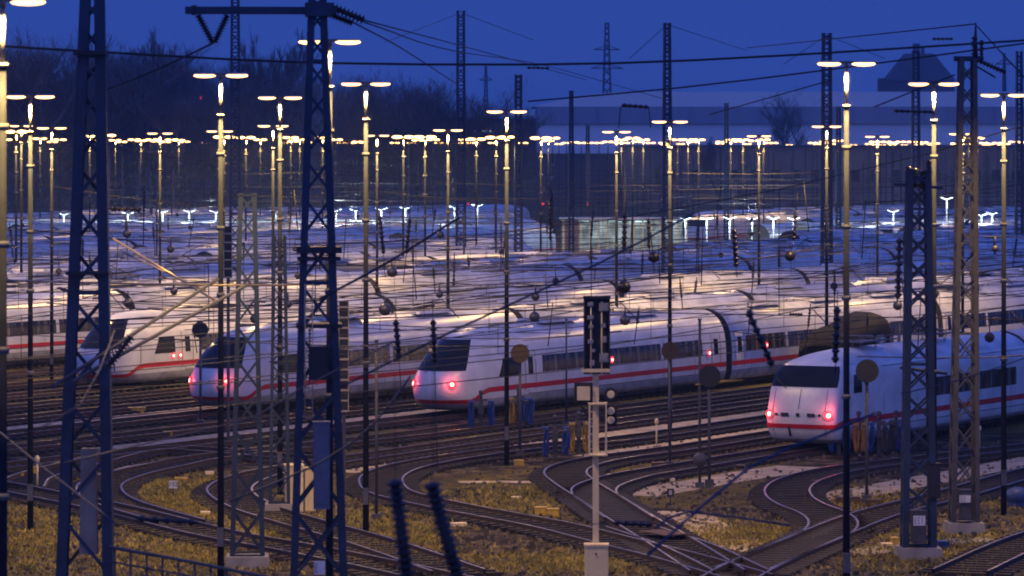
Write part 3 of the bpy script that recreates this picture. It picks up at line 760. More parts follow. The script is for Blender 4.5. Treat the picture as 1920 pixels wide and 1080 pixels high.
def plate_part(root, c, w=0.34, h=0.24, txt='28'):
    mb = MB(); mb.box(c, (w, 0.02, h))
    x = c[0] - w * 0.3
    for k, ch in enumerate(txt):
        for (a, b_, cw, chh) in (((0, .3, .16, .05), (0, 0, .12, .05), (0, -.3, .16, .05), (-.07, 0, .03, .6)) if ch != '1' else ((0, 0, .04, .62),)):
            mb.box((x + a * w + k * w * 0.27, c[1] - 0.014, c[2] + b_ * h), (cw * w, 0.008, chh * h), m=1)
    return build('number_plate', mb, [PLATE, PLTXT], root)
M1 = lattice(158, 1240, -60, 116, 42, 'leftmost big lattice mast, crossing the whole picture from top to bottom', leg=0.23, xt=174, panel=1.15, bw=0.085, rot=0.03, depth=0.5)
M2 = lattice(598, 1260, -8, 122, 34, 'lattice mast with the long crossarm and hanging V of insulators', leg=0.15, xt=595, style='x', panel=1.25, bw=0.06, rot=0.07, depth=0.7)
M3 = lattice(464, 1062, 362, 68, 34, 'short lattice mast between the leftmost mast and the crossarm mast', leg=0.12, rot=0.06, style='x', panel=1.3, bw=0.05)
M4 = lattice(524, 962, 442, 42, 26, 'slim lattice mast half hidden just left of the crossarm mast', leg=0.10, m=STEEL, panel=1.2, bw=0.05, rot=0.06)
M5 = lattice(1722, 1046, 318, 66, 46, 'dark lattice mast with insulators on its head, right of the blunt train nose', leg=0.17, style='x', panel=0.95, bw=0.06, rot=0.05, depth=0.6)
M6 = lattice(1807, 998, 110, 56, 34, 'brown lit lattice mast near the right edge', leg=0.13, m=STEEL2, panel=1.2, style='x', bw=0.05, xt=1814, rot=0.08)
FARM = [(864, 20, 21, 16, 22, 'slim lattice mast topped with guy wires between the crossarm mast and the picture centre', None), (1251, 43, 24, 14, 28, 'slim lattice mast behind the lamp right of centre', None),
 (1550, 62, 24, 18, 27, 'lattice mast with a dark spiky top left of the tallest right lamp', None), (441, -20, 26, 17, 26, 'slim lattice mast behind the tall lamp right of the leftmost mast', None),
 (972, 140, 18, 14, 24, 'stubby lattice mast behind the lamp nearest the middle', None), (1071, 170, 12, 8, 20, 'thin lattice mast in front of the pale hall, right of the middle', None),
 (1362, 193, 11, 8, 17, 'small lattice mast rising in front of the pale hall', None), (1717, 95, 20, 14, 19, 'lattice mast in front of the dark pyramid roof', None), (1911, 96, 18, 12, 20, 'lattice mast at the right edge behind the lamp', None),
 (1102, 235, 9, 7, 15, 'tiny lattice mast in front of the pale hall', None), (1572, 200, 12, 9, 18, 'short mast beside the tallest right lamp', None)]
for x, yt, wb, wt, s_, lab, _ in FARM:
    r_ = lattice(x, 0, yt, wb, wt, lab, leg=0.16, s_=s_, style='h', panel=1.1, rot=0.1, bw=0.09, foot=False)
# heads of masts: short arms
def arms(root, items, m=STEEL):
    mb = MB()
    for p0, p1, r_ in items:
        mb = MB(); mb.tube([p0, p1], r_, 6); build('crossarm', mb, m, root)
def ins(mb, p0, p1, r_=0.12, n=9, core=0.05):
    p0, p1 = Vector(p0), Vector(p1); d_ = p1 - p0
    mb.tube([p0, p1], core, 6)
    for k in range(n):
        c = p0 + d_ * ((k + 0.5) / n); h_ = d_.normalized() * (d_.length / n * 0.28)
        mb.tube([c - h_, c, c + h_], [core, r_, core * 1.2], 10)
def hung(name, label, pts, r_=0.12, n=9, cat='insulator', group=None, cord=None):
    mb = MB(); ins(mb, pts[0], pts[1], r_, n)
    o = build(name, mb, PORC); tag(o, label, cat, group); return o
s2 = M2['_s']; tp2 = M2['_top']
mb = MB(); Lx = -(598 - 365) / s2
zc = H + (HY - 20) / s2
mb.box((Lx / 2 + 0.1, -0.25, zc), (abs(Lx) + 0.6, 0.10, 0.15)); mb.box((Lx / 2 + 0.1, 0.25, zc), (abs(Lx) + 0.6, 0.10, 0.15))
for k in range(6): mb.box((Lx * (k + 0.2) / 6, 0, zc), (0.06, 0.5, 0.06))
mb.box((0, 0, zc + 0.02), (0.62, 0.7, 0.3)); mb.box((Lx, 0, zc), (0.12, 0.6, 0.2))
build('crossarm', mb, STEEL, M2)
mb = MB(); zt_ = zc - 0.1; zv = H + (HY - 80) / s2; xv = (401 - 598) / s2
ins(mb, (Lx + 0.08, 0, zt_), (xv - 0.02, 0, zv), 0.10, 10, 0.05); build('insulator', mb, PORC, M2); mb = MB(); ins(mb, ((427 - 598) / s2, 0, zt_), (xv + 0.02, 0, zv), 0.10, 10, 0.05)
build('insulator', mb, PORC, M2)
mb = MB(); ins(mb, (0.25, 0, zc + 0.1), ((683 - 598) / s2, 0, H + (HY - 38) / s2), 0.13, 9, 0.06); build('insulator', mb, PORC, M2)
mb = MB(); ins(mb, (0.2, 0.3, zc - 0.05), ((662 - 598) / s2, 0.4, H + (HY - 42) / s2), 0.09, 9, 0.05); build('insulator', mb, PORC, M2)
# collars and hardware on M2
for yy, hh, ww in ((468, 12, 84), (610, 8, 86), (485, 6, 80)):
    mb = MB(); mb.box((0, 0, H + (HY - yy) / s2), (ww / s2, 0.9, hh / s2)); build('collar_band', mb, DARK, M2)
mb = MB(); s1 = M1['_s']; mb.box((0.1, 0, H + (HY - 512) / s1), (0.98, 0.85, 0.07)); build('collar_band', mb, DARK, M1); mb = MB(); mb.box((0.13, 0, H + (HY - 100) / s1), (0.72, 0.7, 0.09)); build('collar_band', mb, DARK, M1)
mb = MB(); mb.box((0.1, 0.1, H - (940 - HY) / s1), (0.42, 0.4, 2.4), taper=0.8); build('concrete_pier', mb, CONC, M1)
box_part(M2, 'switch_box', (0.05, -0.5, H - (870 - HY) / s2), (0.36, 0.3, 1.9), mat('blue_grey_box', (0.10, 0.13, 0.2), 0.5))
box_part(M2, 'switch_box', (-0.02, -0.45, H - (680 - HY) / s2), (0.42, 0.3, 0.7), DARK)
plate_part(M2, (0.0, -0.72, H - (1058 - HY) / s2), 0.24, 0.30, '4')
mb = MB(); xl = (-27) / s2
for q in (0, 0.17): mb.tube([(xl + q, -0.55, H - (530 - HY) / s2), (xl + q, -0.55, H - (780 - HY) / s2)], 0.014, 5)
z = H - (780 - HY) / s2
while z < H - (530 - HY) / s2: mb.tube([(xl, -0.55, z), (xl + 0.17, -0.55, z)], 0.012, 4); z += 0.22
build('ladder', mb, mat('ladder_yellow', (0.55, 0.45, 0.25), 0.5), M2)
s5 = M5['_s']
box_part(M5, 'switch_box', (0.40, -0.30, H - (900 - HY) / s5), (0.32, 0.3, 0.95), DARK)
box_part(M5, 'switch_box', (-0.08, -0.50, H - (985 - HY) / s5), (0.42, 0.28, 0.9), STEEL2)
plate_part(M5, (-0.08, -0.68, H - (972 - HY) / s5), 0.34, 0.28, '281')
mb = MB()
for xx, y0, y1 in ((-0.5, 700, 350), (-0.30, 345, 312), (0.28, 345, 300), (0.1, 355, 320), (-.12, 352, 315)): ins(mb, (xx, -0.1, H - (y0 - HY) / s5) if y0 < 600 else (-0.62, -0.2, H - (560 - HY) / s5), (xx if y0 < 600 else -0.56, -0.1, H - ((y1 if y0 < 600 else 445) - HY) / s5), 0.12, 8, 0.05)
build('insulator', mb, PORC, M5)
arms(M5, [((-0.7, 0, H - (345 - HY) / s5), (0.7, 0, H - (352 - HY) / s5), 0.05), ((-0.5, 0.2, H - (690 - HY) / s5), (0.8, -0.2, H - (700 - HY) / s5), 0.05)])
s6 = M6['_s']
box_part(M6, 'switch_box', (-0.05, -0.42, H - (945 - HY) / s6), (0.34, 0.25, 0.9), STEEL2)
plate_part(M6, (-0.08, -0.60, H - (932 - HY) / s6), 0.34, 0.22, '29')
mb = MB(); mb.tube([(0.35, 0, H + (HY - 115) / s6), (0.37, 0, H + (HY - 42) / s6)], [0.1, 0.02], 6); ins(mb, (0.33, 0, H + (HY - 112) / s6), (0.33, 0, H + (HY - 68) / s6), 0.12, 6, 0.05); ins(mb, (0.55, 0, H + (HY - 110) / s6), (0.55, 0, H + (HY - 75) / s6), 0.08, 6, 0.04)
ins(mb, (0.4, 0, H + (HY - 112) / s6), (1.3, 0, H + (HY - 136) / s6), 0.10, 9, 0.05); build('insulator', mb, PORC, M6)
arms(M6, [((-0.3, 0, H + (HY - 110) / s6), (0.6, 0, H + (HY - 110) / s6), 0.09), ((0.3, 0.1, H + (HY - 120) / s6), (1.0, 0.1, H + (HY - 145) / s6), 0.03)])

# high voltage pylons far off
def pylon(x, yt, s_, w, armrows, label):
    r_ = lattice(x, 0, yt, w * 1.9, w * 0.55, label, leg=0.5, s_=s_, style='x', panel=1.2, rot=0.05, bw=0.25, foot=False, name='power_pylon', depth=1.0)
    mb = MB()
    for yy, half in armrows:
        z = H + (HY - yy) / s_
        mb.bar((-half / s_, 0, z), (half / s_, 0, z), 0.5, 0.4); mb.bar((-half / s_, 0, z), (0, 0, z + 1.6), 0.25, 0.25); mb.bar((half / s_, 0, z), (0, 0, z + 1.6), 0.25, 0.25)
    build('crossarm', mb, STEEL, r_)
    for o in [r_] + list(r_.children):
        if o.type == 'MESH': o.data.materials[0] = STEEL
    return r_
pylon(1138, 42, 5.2, 15, ((93, 24), (128, 30)), 'faint high voltage pylon with two crossarms against the sky')
pylon(911, 124, 5.0, 9, ((150, 12),), 'faint distant pylon just above the bare trees')
pylon(1883, 100, 5.6, 8, ((120, 16),), 'thin far pylon close to the right edge')

# ------------------------------------------------------------------ wires
def wire(label, pts, r_=0.02, m=WIRE, n=5, name='overhead_wire', group=None, cat='wire', sm=True):
    P = spline([at(*q) for q in pts], 3.0) if len(pts) > 2 else [at(*q) for q in pts]
    mb = MB(); mb.tube(P, r_, n); return tag(build(name, mb, m), label, cat, group)
wire('thick dark cable sagging across the whole top of the picture', [(-40, 84, 92), (300, 104, 95), (600, 118, 98), (1000, 121, 100), (1300, 113, 103), (1650, 93, 106), (1960, 73, 110)], 0.032, DARK)
wire('thinner cable rising to the right across the pale hall', [(990, 190, 120), (1270, 165, 118), (1560, 130, 115), (1960, 76, 112)], 0.026, DARK)
wire('wire dropping left from the V of insulators', [(401, 80, 86), (300, 128, 90), (190, 172, 100)], 0.022, DARK)
wire('upper wire running right from the crossarm mast', [(683, 38, 85), (880, 90, 150), (1100, 150, 240)], 0.02, DARK)
wire('lower wire running right from the crossarm mast', [(683, 42, 85), (850, 95, 140), (1030, 125, 230), (1260, 190, 260)], 0.02, DARK)
wire('steep wire running right from the crossarm mast past the far trees', [(662, 42, 85), (760, 95, 110), (860, 160, 170)], 0.02, DARK)
for i, (a, b_, lab) in enumerate([((864, 24, 327), (720, 80, 300), 'guy wire left of the slim mast topped with guy wires'), ((864, 24, 327), (1000, 75, 330), 'guy wire right of the slim mast topped with guy wires'), ((1251, 46, 257), (1180, 110, 250), 'guy wire left of the mast behind the lamp right of centre'), ((1251, 46, 257), (1400, 95, 300), 'guy wire right of the mast behind the lamp right of centre'), ((1550, 66, 267), (1470, 120, 260), 'guy wire left of the mast with the spiky top'), ((1550, 66, 267), (1660, 110, 270), 'guy wire right of the mast with the spiky top'), ((1828, 45, 117), (1925, 150, 105), 'wire dropping right from the tip of the brown mast'), ((1400, 90, 200), (1828, 45, 117), 'faint wire rising to the tip of the brown mast'), ((1330, 215, 150), (1560, 150, 130), 'thin wire over the pale hall left of the tallest right lamp'), ((1640, 200, 110), (1790, 140, 112), 'thin wire between the two tall right lamps')]):
    wire(lab, [a, b_], 0.022, DARK)
wire('broad blurred grey cable slanting up through the middle', [(640, 725, 60), (850, 620, 62), (1130, 490, 66), (1300, 400, 70)], 0.02, WIRE)
wire('dark cable slanting up from the crossarm mast to the middle', [(600, 560, 80), (730, 490, 82), (860, 408, 84)], 0.03, DARK)
wire('pale wire slanting up across the bottom left', [(0, 830, 52), (150, 760, 55), (215, 620, 60)], 0.012, WIRE)
wire('grey wire slanting down the left edge', [(0, 810, 60), (60, 860, 58), (150, 930, 56), (215, 980, 54)], 0.014, STEEL2)
wire('pale wire crossing in front of the lower crossarm mast', [(120, 868, 62), (330, 818, 63), (480, 780, 64), (560, 730, 65), (740, 640, 66)], 0.014, STEEL2)
wire('blue cable slanting below the tall signal', [(1215, 1040, 48), (1400, 880, 50), (1520, 825, 52), (1640, 775, 54)], 0.02, STEEL)
wire('blue cable slanting over the cabinet', [(430, 940, 62), (600, 868, 62), (700, 795, 62), (770, 705, 62)], 0.018, STEEL)
wire('thin wire crossing the front of the right masts', [(1690, 738, 80), (1800, 712, 82), (1925, 670, 84)], 0.014, STEEL2)
wire('dark cable sagging in the bottom right corner', [(1480, 985, 60), (1290, 960, 62), (1230, 990, 60)], 0.02, STEEL)
wire('steel wire crossing the left masts at mid height', [(-10, 525, 95), (200, 531, 95), (430, 535, 95), (600, 533, 97)], 0.03, mat('brass_tube', (0.45, 0.36, 0.22), 0.35, 0.7))
TUBE = MATS['brass_tube']
def tube_thing(label, a, b_, r_, m=TUBE, name='cantilever_tube'):
    mb = MB(); mb.tube([at(*a), at(*b_)], r_ * 0.8, 8); return tag(build(name, mb, m), label, 'tube')
tube_thing('upper of the two thick lit tubes slanting left of the short mast', (100, 724, 84), (408, 523, 92), 0.055, STEEL2)
tube_thing('lower of the two thick lit tubes slanting left of the short mast', (135, 716, 84), (465, 533, 92), 0.055, STEEL2)
tube_thing('golden rod slanting down behind the thick tubes', (213, 448, 118), (408, 566, 112), 0.05)
tube_thing('shorter golden rod beside the slanting golden rod', (225, 470, 118), (385, 545, 114), 0.035)
mb = MB(); ins(mb, at(202, 688, 82), at(247, 630, 82), 0.12, 10, 0.05); tag(build('insulator', mb, PORC), 'black ribbed insulator on the thick slanting tube at the left', 'insulator')

# overhead lines along the tracks
def overhead(p, a0, a1, label, group, r_=0.014, drop=True, span=62.0):
    root = thing('overhead_line', label, 'overhead line', (0, 0, 0), 0, group)
    base = N * p
    # along-track coordinate a: point = N*p' + D*a ; p = X cos - Y sin
    base = Vector((math.cos(TH), -math.sin(TH), 0)) * p
    off = random.uniform(0, span); mc, cc, dr = [], [], MB(); a = a0; nd = 0
    while a < a1:
        ph = ((a + off) % span) / span; sag = 4 * 1.15 * ph * (1 - ph)
        mc.append(base + D * a + Vector((0, 0, 7.15 - sag))); cc.append(base + D * a + Vector((0, 0, 5.6 - 0.05 * sag)))
        if drop and nd % 2 == 0: dr = MB(); dr.tube([mc[-1], cc[-1]], r_ * 0.8, 3, cap=False); build('dropper', dr, WIRE, root)
        a += 5.0; nd += 1
    m1_ = MB(); m1_.tube(mc, r_, 4); build('messenger_wire', m1_, WIRE, root)
    m2_ = MB(); m2_.tube(cc, r_, 4); build('contact_wire', m2_, WIRE, root)
    return root
for i, p in enumerate([-50.8, -56.6, -62.6, -66.8, -71, -75.6, -79.8, -84.3, -89.2, -94, -99, -103.6, -108.3, -113.2, -119, -124.8]):
    overhead(p, 70, 330, 'thin overhead line above the front tracks', 'overhead lines above the front tracks', 0.014)
for i in range(17):
    overhead(-131 - i * 7.0, 150, 620, 'thin overhead line above the parked train rows', 'overhead lines above the train rows', 0.012, drop=(i % 2 == 0))
# cross spans: wires across the tracks with insulators
def cross_span(a, p0, p1, label, zs=(6.1, 7.6), r_=0.016, sag=3.0, nin=8, ball=0):
    root = thing('cross_span', label, 'cross span', (0, 0, 0), 0)
    q0, q1 = N * p0 + D * a, N * p1 + D * a
    for z in zs:
        mb = MB(); mb.tube([q0 + Vector((0, 0, z)), (q0 + q1) / 2 + Vector((0, 0, z - 0.1)), q1 + Vector((0, 0, z))], r_, 5); build('span_wire', mb, WIRE, root)
    mb = MB(); P = []
    for i in range(13):
        f = i / 12; P.append(q0.lerp(q1, f) + Vector((0, 0, zs[-1] + 0.6 + sag * 4 * (f - 0.5) ** 2 * 1.6)))
    mb.tube(P, r_, 5); build('head_wire', mb, WIRE, root)
    for i in range(nin):
        f = (i + 0.5) / nin; c = q0.lerp(q1, f)
        mb = MB(); mb.tube([c + Vector((0, 0, zs[0])), c + Vector((0, 0, zs[-1] + 0.6 + sag * 6.4 * (f - 0.5) ** 2))], 0.012, 4)
        ins(mb, c + Vector((0, 0, zs[-1] + 0.1)), c + Vector((0, 0, zs[-1] + 0.7)), 0.07, 6, 0.03)
        ins(mb, c + Vector((0.35, 0, zs[0])), c + Vector((0.8, 0, zs[0])), 0.07, 5, 0.03)
        # cantilever stay carrying the contact wire
        mb.tube([c + Vector((0, 0, zs[0])), c + N * 1.2 + Vector((0, 0, 6.35)), c + N * 1.9 + Vector((0, 0, 5.7))], 0.02, 5)
        build('insulator', mb, PORC, root)
        if ball and i % 2 == 0:
            mb = MB(); mb.tube([c + Vector((0.4, 0, zs[0])), c + Vector((0.4, 0, zs[0] - 0.5))], 0.02, 4); mb.blob(c + Vector((0.4, 0, zs[0] - 0.62)), 0.17, 10, 7); build('weight_ball', mb, DARK, root)
    return root
for a, p0, p1, lab in [(118, -110, -45, 'nearest cross span, over the curved tracks'), (160, -135, -48, 'cross span over the fronts of the parked trains'), (205, -150, -60, 'cross span over the second cars of the front trains'), (250, -190, -60, 'cross span halfway across the train rows'), (300, -230, -70, 'cross span over the middle rows of roofs'), (360, -260, -80, 'cross span over the distant roofs'), (430, -300, -90, 'farthest cross span in front of the dark wall')]:
    cross_span(a, p0, p1, lab, zs=(6.1, 7.6) if a < 240 else (6.3, 8.2), ball=1, nin=min(16, int((p1 - p0) / 7)), r_=0.018 if a < 240 else 0.022)

rnw = random.Random(21)
for i in range(36):
    Y = rnw.uniform(110, 360); x = rnw.uniform(-100, 1800); y = rnw.uniform(400, 680); L = rnw.uniform(250, 800); sl = rnw.choice((-0.06, -0.03, 0.02, 0.04, -0.12))
    if H - (y - HY) * Y / F < 4.6: Y = (H - 5.2) * F / (y - HY)
    Y = max(95, Y)
    wire('thin dark wire in the tangle above the train roofs', [(x, y, Y), (x + L / 2, y + L / 2 * sl + rnw.uniform(3, 10), Y * 0.985), (x + L, y + L * sl, Y * 0.97)], 0.9 * Y / F * rnw.choice((.7, 1, 1.2)), WIRE, 4, group='thin wires tangled above the train roofs')
for i in range(75):
    Y = rnw.uniform(120, 330); x = rnw.uniform(0, 1920); y = rnw.uniform(330, 620); L = rnw.uniform(50, 140)
    mb = MB(); a_, b_ = at(x, y, Y), at(x + rnw.uniform(-12, 12), y + L, Y); mb.tube([a_, b_], 1.0 * Y / F, 4)
    if i % 2: ins(mb, a_.lerp(b_, .1), a_.lerp(b_, .45), 3.6 * Y / F, 6, 1.6 * Y / F)
    tag(build('hanging_wire', mb, WIRE), 'short upright hanger in the tangle above the train roofs', 'wire', 'upright hangers above the train roofs')

# ------------------------------------------------------------------ hanging insulators with weights, as measured
def vins(x0, y0, x1, y1, Y, w, label, ball=None, tail=None, n=None, rod=None):
    s_ = F / Y; mb = MB(); p0, p1 = at(x0, y0, Y), at(x1, y1, Y)
    n = n or max(5, int((p1 - p0).length / 0.13)); ins(mb, p0, p1, w / s_ / 2, n, w / s_ / 3.6)
    if tail:
        for (a, b_) in zip(tail, tail[1:]): mb.tube([at(*a, Y), at(*b_, Y)], 0.9 / s_, 5)
    if ball: mb.blob(at(ball[0], ball[1], Y), ball[2] / s_, 12, 8)
    return tag(build('hanging_insulator', mb, PORC), label, 'insulator')
vins(740, 900, 768, 1120, 38, 36, 'big blurred insulator at the bottom, left one of the pair', tail=[(740, 700), (741, 880), (740, 905)], n=17)
vins(808, 905, 868, 1120, 38, 38, 'big blurred insulator at the bottom, right one of the pair', tail=[(812, 690), (812, 880), (808, 905)], n=17)
vins(742, 600, 748, 672, 84, 14, 'ribbed insulator hanging left of the round-nosed train', tail=[(742, 560), (742, 600), (748, 672), (752, 735)])
vins(812, 600, 815, 680, 84, 14, 'ribbed insulator hanging in front of the dark windscreen', tail=[(811, 560), (812, 600), (815, 680), (820, 880)])
vins(712, 405, 719, 475, 110, 10, 'thin insulator high left of a matching one over the red trains', tail=[(708, 350), (712, 405), (719, 475), (722, 520)])
vins(768, 410, 762, 475, 110, 10, 'thin insulator leaning left over the red trains', tail=[(772, 360), (768, 410), (762, 475), (756, 530)])
vins(1172, 400, 1170, 470, 100, 12, 'dark insulator hanging above the ball right of the signal', ball=(1170, 538, 13), tail=[(1176, 350), (1172, 400), (1170, 470), (1170, 540)])
vins(1032, 370, 1032, 450, 110, 8, 'slender insulator hanging over the pale lit hall', tail=[(1032, 340), (1032, 470)])
vins(1216, 410, 1217, 465, 100, 8, 'slender insulator ending in a ball near the slim mast', ball=(1226, 482, 11), tail=[(1216, 390), (1218, 478)])
vins(1376, 430, 1380, 500, 95, 13, 'dark insulator hanging over the roofs left of the tallest right lamp', tail=[(1374, 380), (1376, 430), (1380, 500), (1382, 520)])
vins(1492, 400, 1488, 450, 100, 9, 'insulator ending in a ball left of the tallest right lamp', ball=(1481, 480, 10), tail=[(1496, 360), (1492, 400), (1488, 450), (1482, 478)])
vins(1402, 582, 1448, 686, 62, 17, 'thick blurred insulator leaning over the blunt train roof', tail=[(1402, 560), (1404, 590)])
vins(1570, 575, 1566, 680, 70, 16, 'thick vertical insulator beside the lamp pole over the blunt train', tail=[(1571, 545), (1566, 700)])
vins(1150, 980, 1222, 984, 60, 13, 'horizontal ribbed insulator in front of the signal post', tail=[(1105, 983), (1150, 980), (1222, 984), (1275, 985)])
vins(205, 391, 265, 393, 70, 12, 'horizontal dark insulator right of the leftmost mast', tail=[(195, 391), (268, 393)])
vins(255, 972, 370, 980, 44, 15, 'blurred horizontal insulator over the lower left track', tail=[(200, 960), (255, 972), (370, 980), (400, 985)])
vins(1676, 208, 1750, 210, 90, 8, 'horizontal insulator left of the right tall lamp pole')
vins(988, 127, 1030, 128, 120, 6, 'small insulator on the thick cable above the middle')
vins(1166, 197, 1216, 201, 110, 9, 'small drooping insulator in front of the pale hall', tail=[(1160, 240), (1164, 200), (1216, 201), (1220, 240)])
vins(1748, 73, 1787, 73, 120, 6, 'small insulator alone in the sky near the right')
BALLS = [(826, 440, 7, 'small round weight beside the pole left of the middle'), (824, 552, 7, 'round weight above the round train nose'), (1004, 556, 8, 'upper one of two round weights left of the signal'), (1002, 594, 10, 'lower one of two round weights left of the signal'), (722, 580, 12, 'large weight just right of the crossarm mast'), (735, 510, 10, 'tilted weight above the gap between two trains'), (1172, 600, 10, 'weight hanging just right of the signal head'), (320, 467, 7, 'small weight left of the short mast'), (238, 438, 8, 'small dark weight beside the leftmost mast'), (326, 546, 7, 'lit weight above the drooping train nose'), (1752, 550, 9, 'weight behind the dark mast with insulators'), (1866, 466, 7, 'lit weight near the right edge'), (540, 570, 8, 'weight left of the crossarm mast'), (240, 568, 9, 'dark weight over the nose of the leftmost front train'), (1683, 573, 9, 'weight above the black locomotive')]
for x, y, r_, lab in BALLS:
    Y = 125; s_ = F / Y; mb = MB(); c = at(x, y, Y); mb.blob(c, r_ / s_, 12, 8); mb.tube([c + Vector((0, 0, r_ / s_ * .9)), c + Vector((0, 0, 22 / s_))], 0.03, 5)
    mb.tube([c + Vector((-60 / s_, 0, 24 / s_)), c + Vector((0, 0, 22 / s_)), c + Vector((60 / s_, 0, 19 / s_))], 0.014, 4)
    tag(build('wire_weight', mb, mat('weight_iron', (0.11, 0.11, 0.12), 0.4, 0.6)), lab, 'weight')

# ------------------------------------------------------------------ posts with round discs
def disc_post(x, y, r_, yb, label, m, w=3.0):
    s_ = (yb - HY) / H; Y = F / s_; X = (x - 960) / s_; z = H - (y - HY) / s_
    root = thing('disc_post', label, 'signal post', (X, Y, 0))
    mb = MB(); mb.tube([(0, 0, 0), (0, 0, z)], 0.055, 8); mb.box((0, 0, 0.15), (0.3, 0.3, 0.3)); build('post', mb, STEEL2, root)
    mb = MB(); mb.tube([(0, -0.05, z), (0, -0.17, z)], r_ / s_, 20); mb.tube([(0, -0.16, z), (0, -0.21, z)], [r_ / s_ * 1.06, r_ / s_ * 1.1], 20)
    mb.box((0, -0.02, z - r_ / s_), (0.12, 0.1, 0.2)); build('disc', mb, m, root); return root
BRN = mat('brown_disc', (0.09, 0.055, 0.015), 0.6)
disc_post(975, 662, 16, 858, 'post with a brown round disc in front of the round-nosed train', BRN)
disc_post(1256, 657, 15, 880, 'post with a brass-coloured disc in front of the long train side', BRN)
disc_post(376, 618, 14, 800, 'post with a black round head at the cream-lit train front', DARK)
disc_post(1330, 705, 19, 915, 'post with a big black head above the empty tracks', DARK)
disc_post(1625, 695, 20, 945, 'post with a big black head beside the blunt train nose', DARK)
def slim_post(x, yt, yb, label, r_=0.05, m=STEEL2, balls=()):
    s_ = (yb - HY) / H; Y = F / s_; X = (x - 960) / s_; z = H - (yt - HY) / s_
    mb = MB(); mb.tube([(0, 0, 0), (0, 0, z)], r_, 8); mb.box((0, 0, 0.1), (0.3, 0.3, 0.2)); mb.tube([(0, 0, z), (0, 0, z + .05)], r_ * 1.5, 8)
    for yy, rr in balls: mb.blob((0, -0.1, H - (yy - HY) / s_), rr / s_, 12, 7)
    return tag(build('slim_post', mb, m, None, (X, Y, 0)), label, 'post')
slim_post(1312, 600, 915, 'slim post with a blue knob left of the big black disc head', balls=((862, 14),))
slim_post(706, 640, 975, 'thin grey post right of the crossarm mast')
slim_post(870, 400, 560, 'short pole behind the roofs left of the middle', 0.08, STEEL)
slim_post(1062, 600, 800, 'thin pole between the disc and the signal', 0.04, STEEL)
slim_post(294, 320, 560, 'thin pole over the roofs right of the leftmost mast', 0.07, STEEL)

# ------------------------------------------------------------------ main signal
ss = 75.0; Ys = F / ss; Xs = (1117 - 960) / ss
sig = thing('railway_signal', 'tall multi-lamp railway signal on a cream-lit post with a white box at its foot', 'signal', (Xs, Ys, 0), 0.0)
def sz(y): return H - (y - HY) / ss
def sxx(x): return (x - 1117) / ss
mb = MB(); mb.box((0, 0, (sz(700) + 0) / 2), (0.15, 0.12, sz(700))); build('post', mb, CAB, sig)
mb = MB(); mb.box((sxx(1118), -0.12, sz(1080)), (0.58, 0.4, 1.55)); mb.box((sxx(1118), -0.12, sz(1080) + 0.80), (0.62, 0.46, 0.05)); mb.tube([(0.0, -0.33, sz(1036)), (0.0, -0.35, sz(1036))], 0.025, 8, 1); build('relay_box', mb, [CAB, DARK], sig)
mb = MB(); mb.box((sxx(1119), 0, sz(628)), (0.66, 0.12, 1.95)); mb.box((sxx(1119), -0.09, sz(557)), (0.68, 0.28, 0.06)); mb.box((sxx(1096), -0.1, sz(628)), (0.03, 0.2, 1.9)); mb.box((sxx(1142), -0.1, sz(628)), (0.03, 0.2, 1.9)); build('signal_screen', mb, DARK, sig)
for (x, y, w_, h_) in ((1132, 575, .24, .2), (1132, 670, .22, .22), (1107, 595, .16, .10), (1107, 640, .14, .10), (1133, 636, .12, .16), (1108, 612, .12, .08), (1131, 610, .12, .10), (1107, 570, .15, .10), (1110, 680, .12, .14), (1112, 657, .10, .08)):
    mb = MB(); mb.box((sxx(x), -0.13, sz(y)), (w_, 0.14, h_)); mb.box((sxx(x), -0.205, sz(y)), (w_ * .7, 0.02, h_ * .7)); build('lamp_unit', mb, mat('signal_grey', (0.33, 0.31, 0.28), 0.5), sig)
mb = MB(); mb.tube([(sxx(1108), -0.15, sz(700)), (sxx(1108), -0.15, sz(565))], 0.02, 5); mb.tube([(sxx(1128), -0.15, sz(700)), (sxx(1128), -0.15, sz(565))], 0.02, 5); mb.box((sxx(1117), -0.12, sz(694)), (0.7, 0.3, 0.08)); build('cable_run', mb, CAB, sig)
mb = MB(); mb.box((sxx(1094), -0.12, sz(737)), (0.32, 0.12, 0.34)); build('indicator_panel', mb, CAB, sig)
mb = MB(); mb.box((sxx(1094), 0.0, sz(736)), (0.46, 0.1, 0.50)); mb.tube([(sxx(1082), 0, sz(752)), (sxx(1112), 0, sz(790))], 0.03, 5); build('indicator_backboard', mb, DARK, sig)
for y in (739, 770, 787):
    mb = MB(); x = 1145
    mb.tube([(sxx(x), -0.02, sz(y)), (sxx(x), -0.12, sz(y))], 0.17, 16, 0); mb.tube([(sxx(x), -0.1, sz(y)), (sxx(x), -0.20, sz(y))], [0.10, 0.085], 14, 1); mb.tube([(sxx(x), 0, sz(y)), (0, 0, sz(y))], 0.025, 5, 0); build('round_signal_lamp', mb, [DARK, CAB], sig)
mb = MB()
for x in (1105, 1136): mb.box((sxx(x), -0.3, (sz(755) + sz(852)) / 2), (0.035, 0.03, sz(755) - sz(852))); mb.box((sxx(x), 0.1, (sz(755) + sz(852)) / 2), (0.035, 0.03, sz(755) - sz(852)))
for y in (756, 852): mb.box((sxx(1120.5), -0.1, sz(y)), (0.47, 0.44, 0.035))
for k in range(6): mb.box((sxx(1112), -0.3, sz(770 + k * 14)), (0.16, 0.02, 0.02))
build('ladder_cage', mb, CAB, sig)
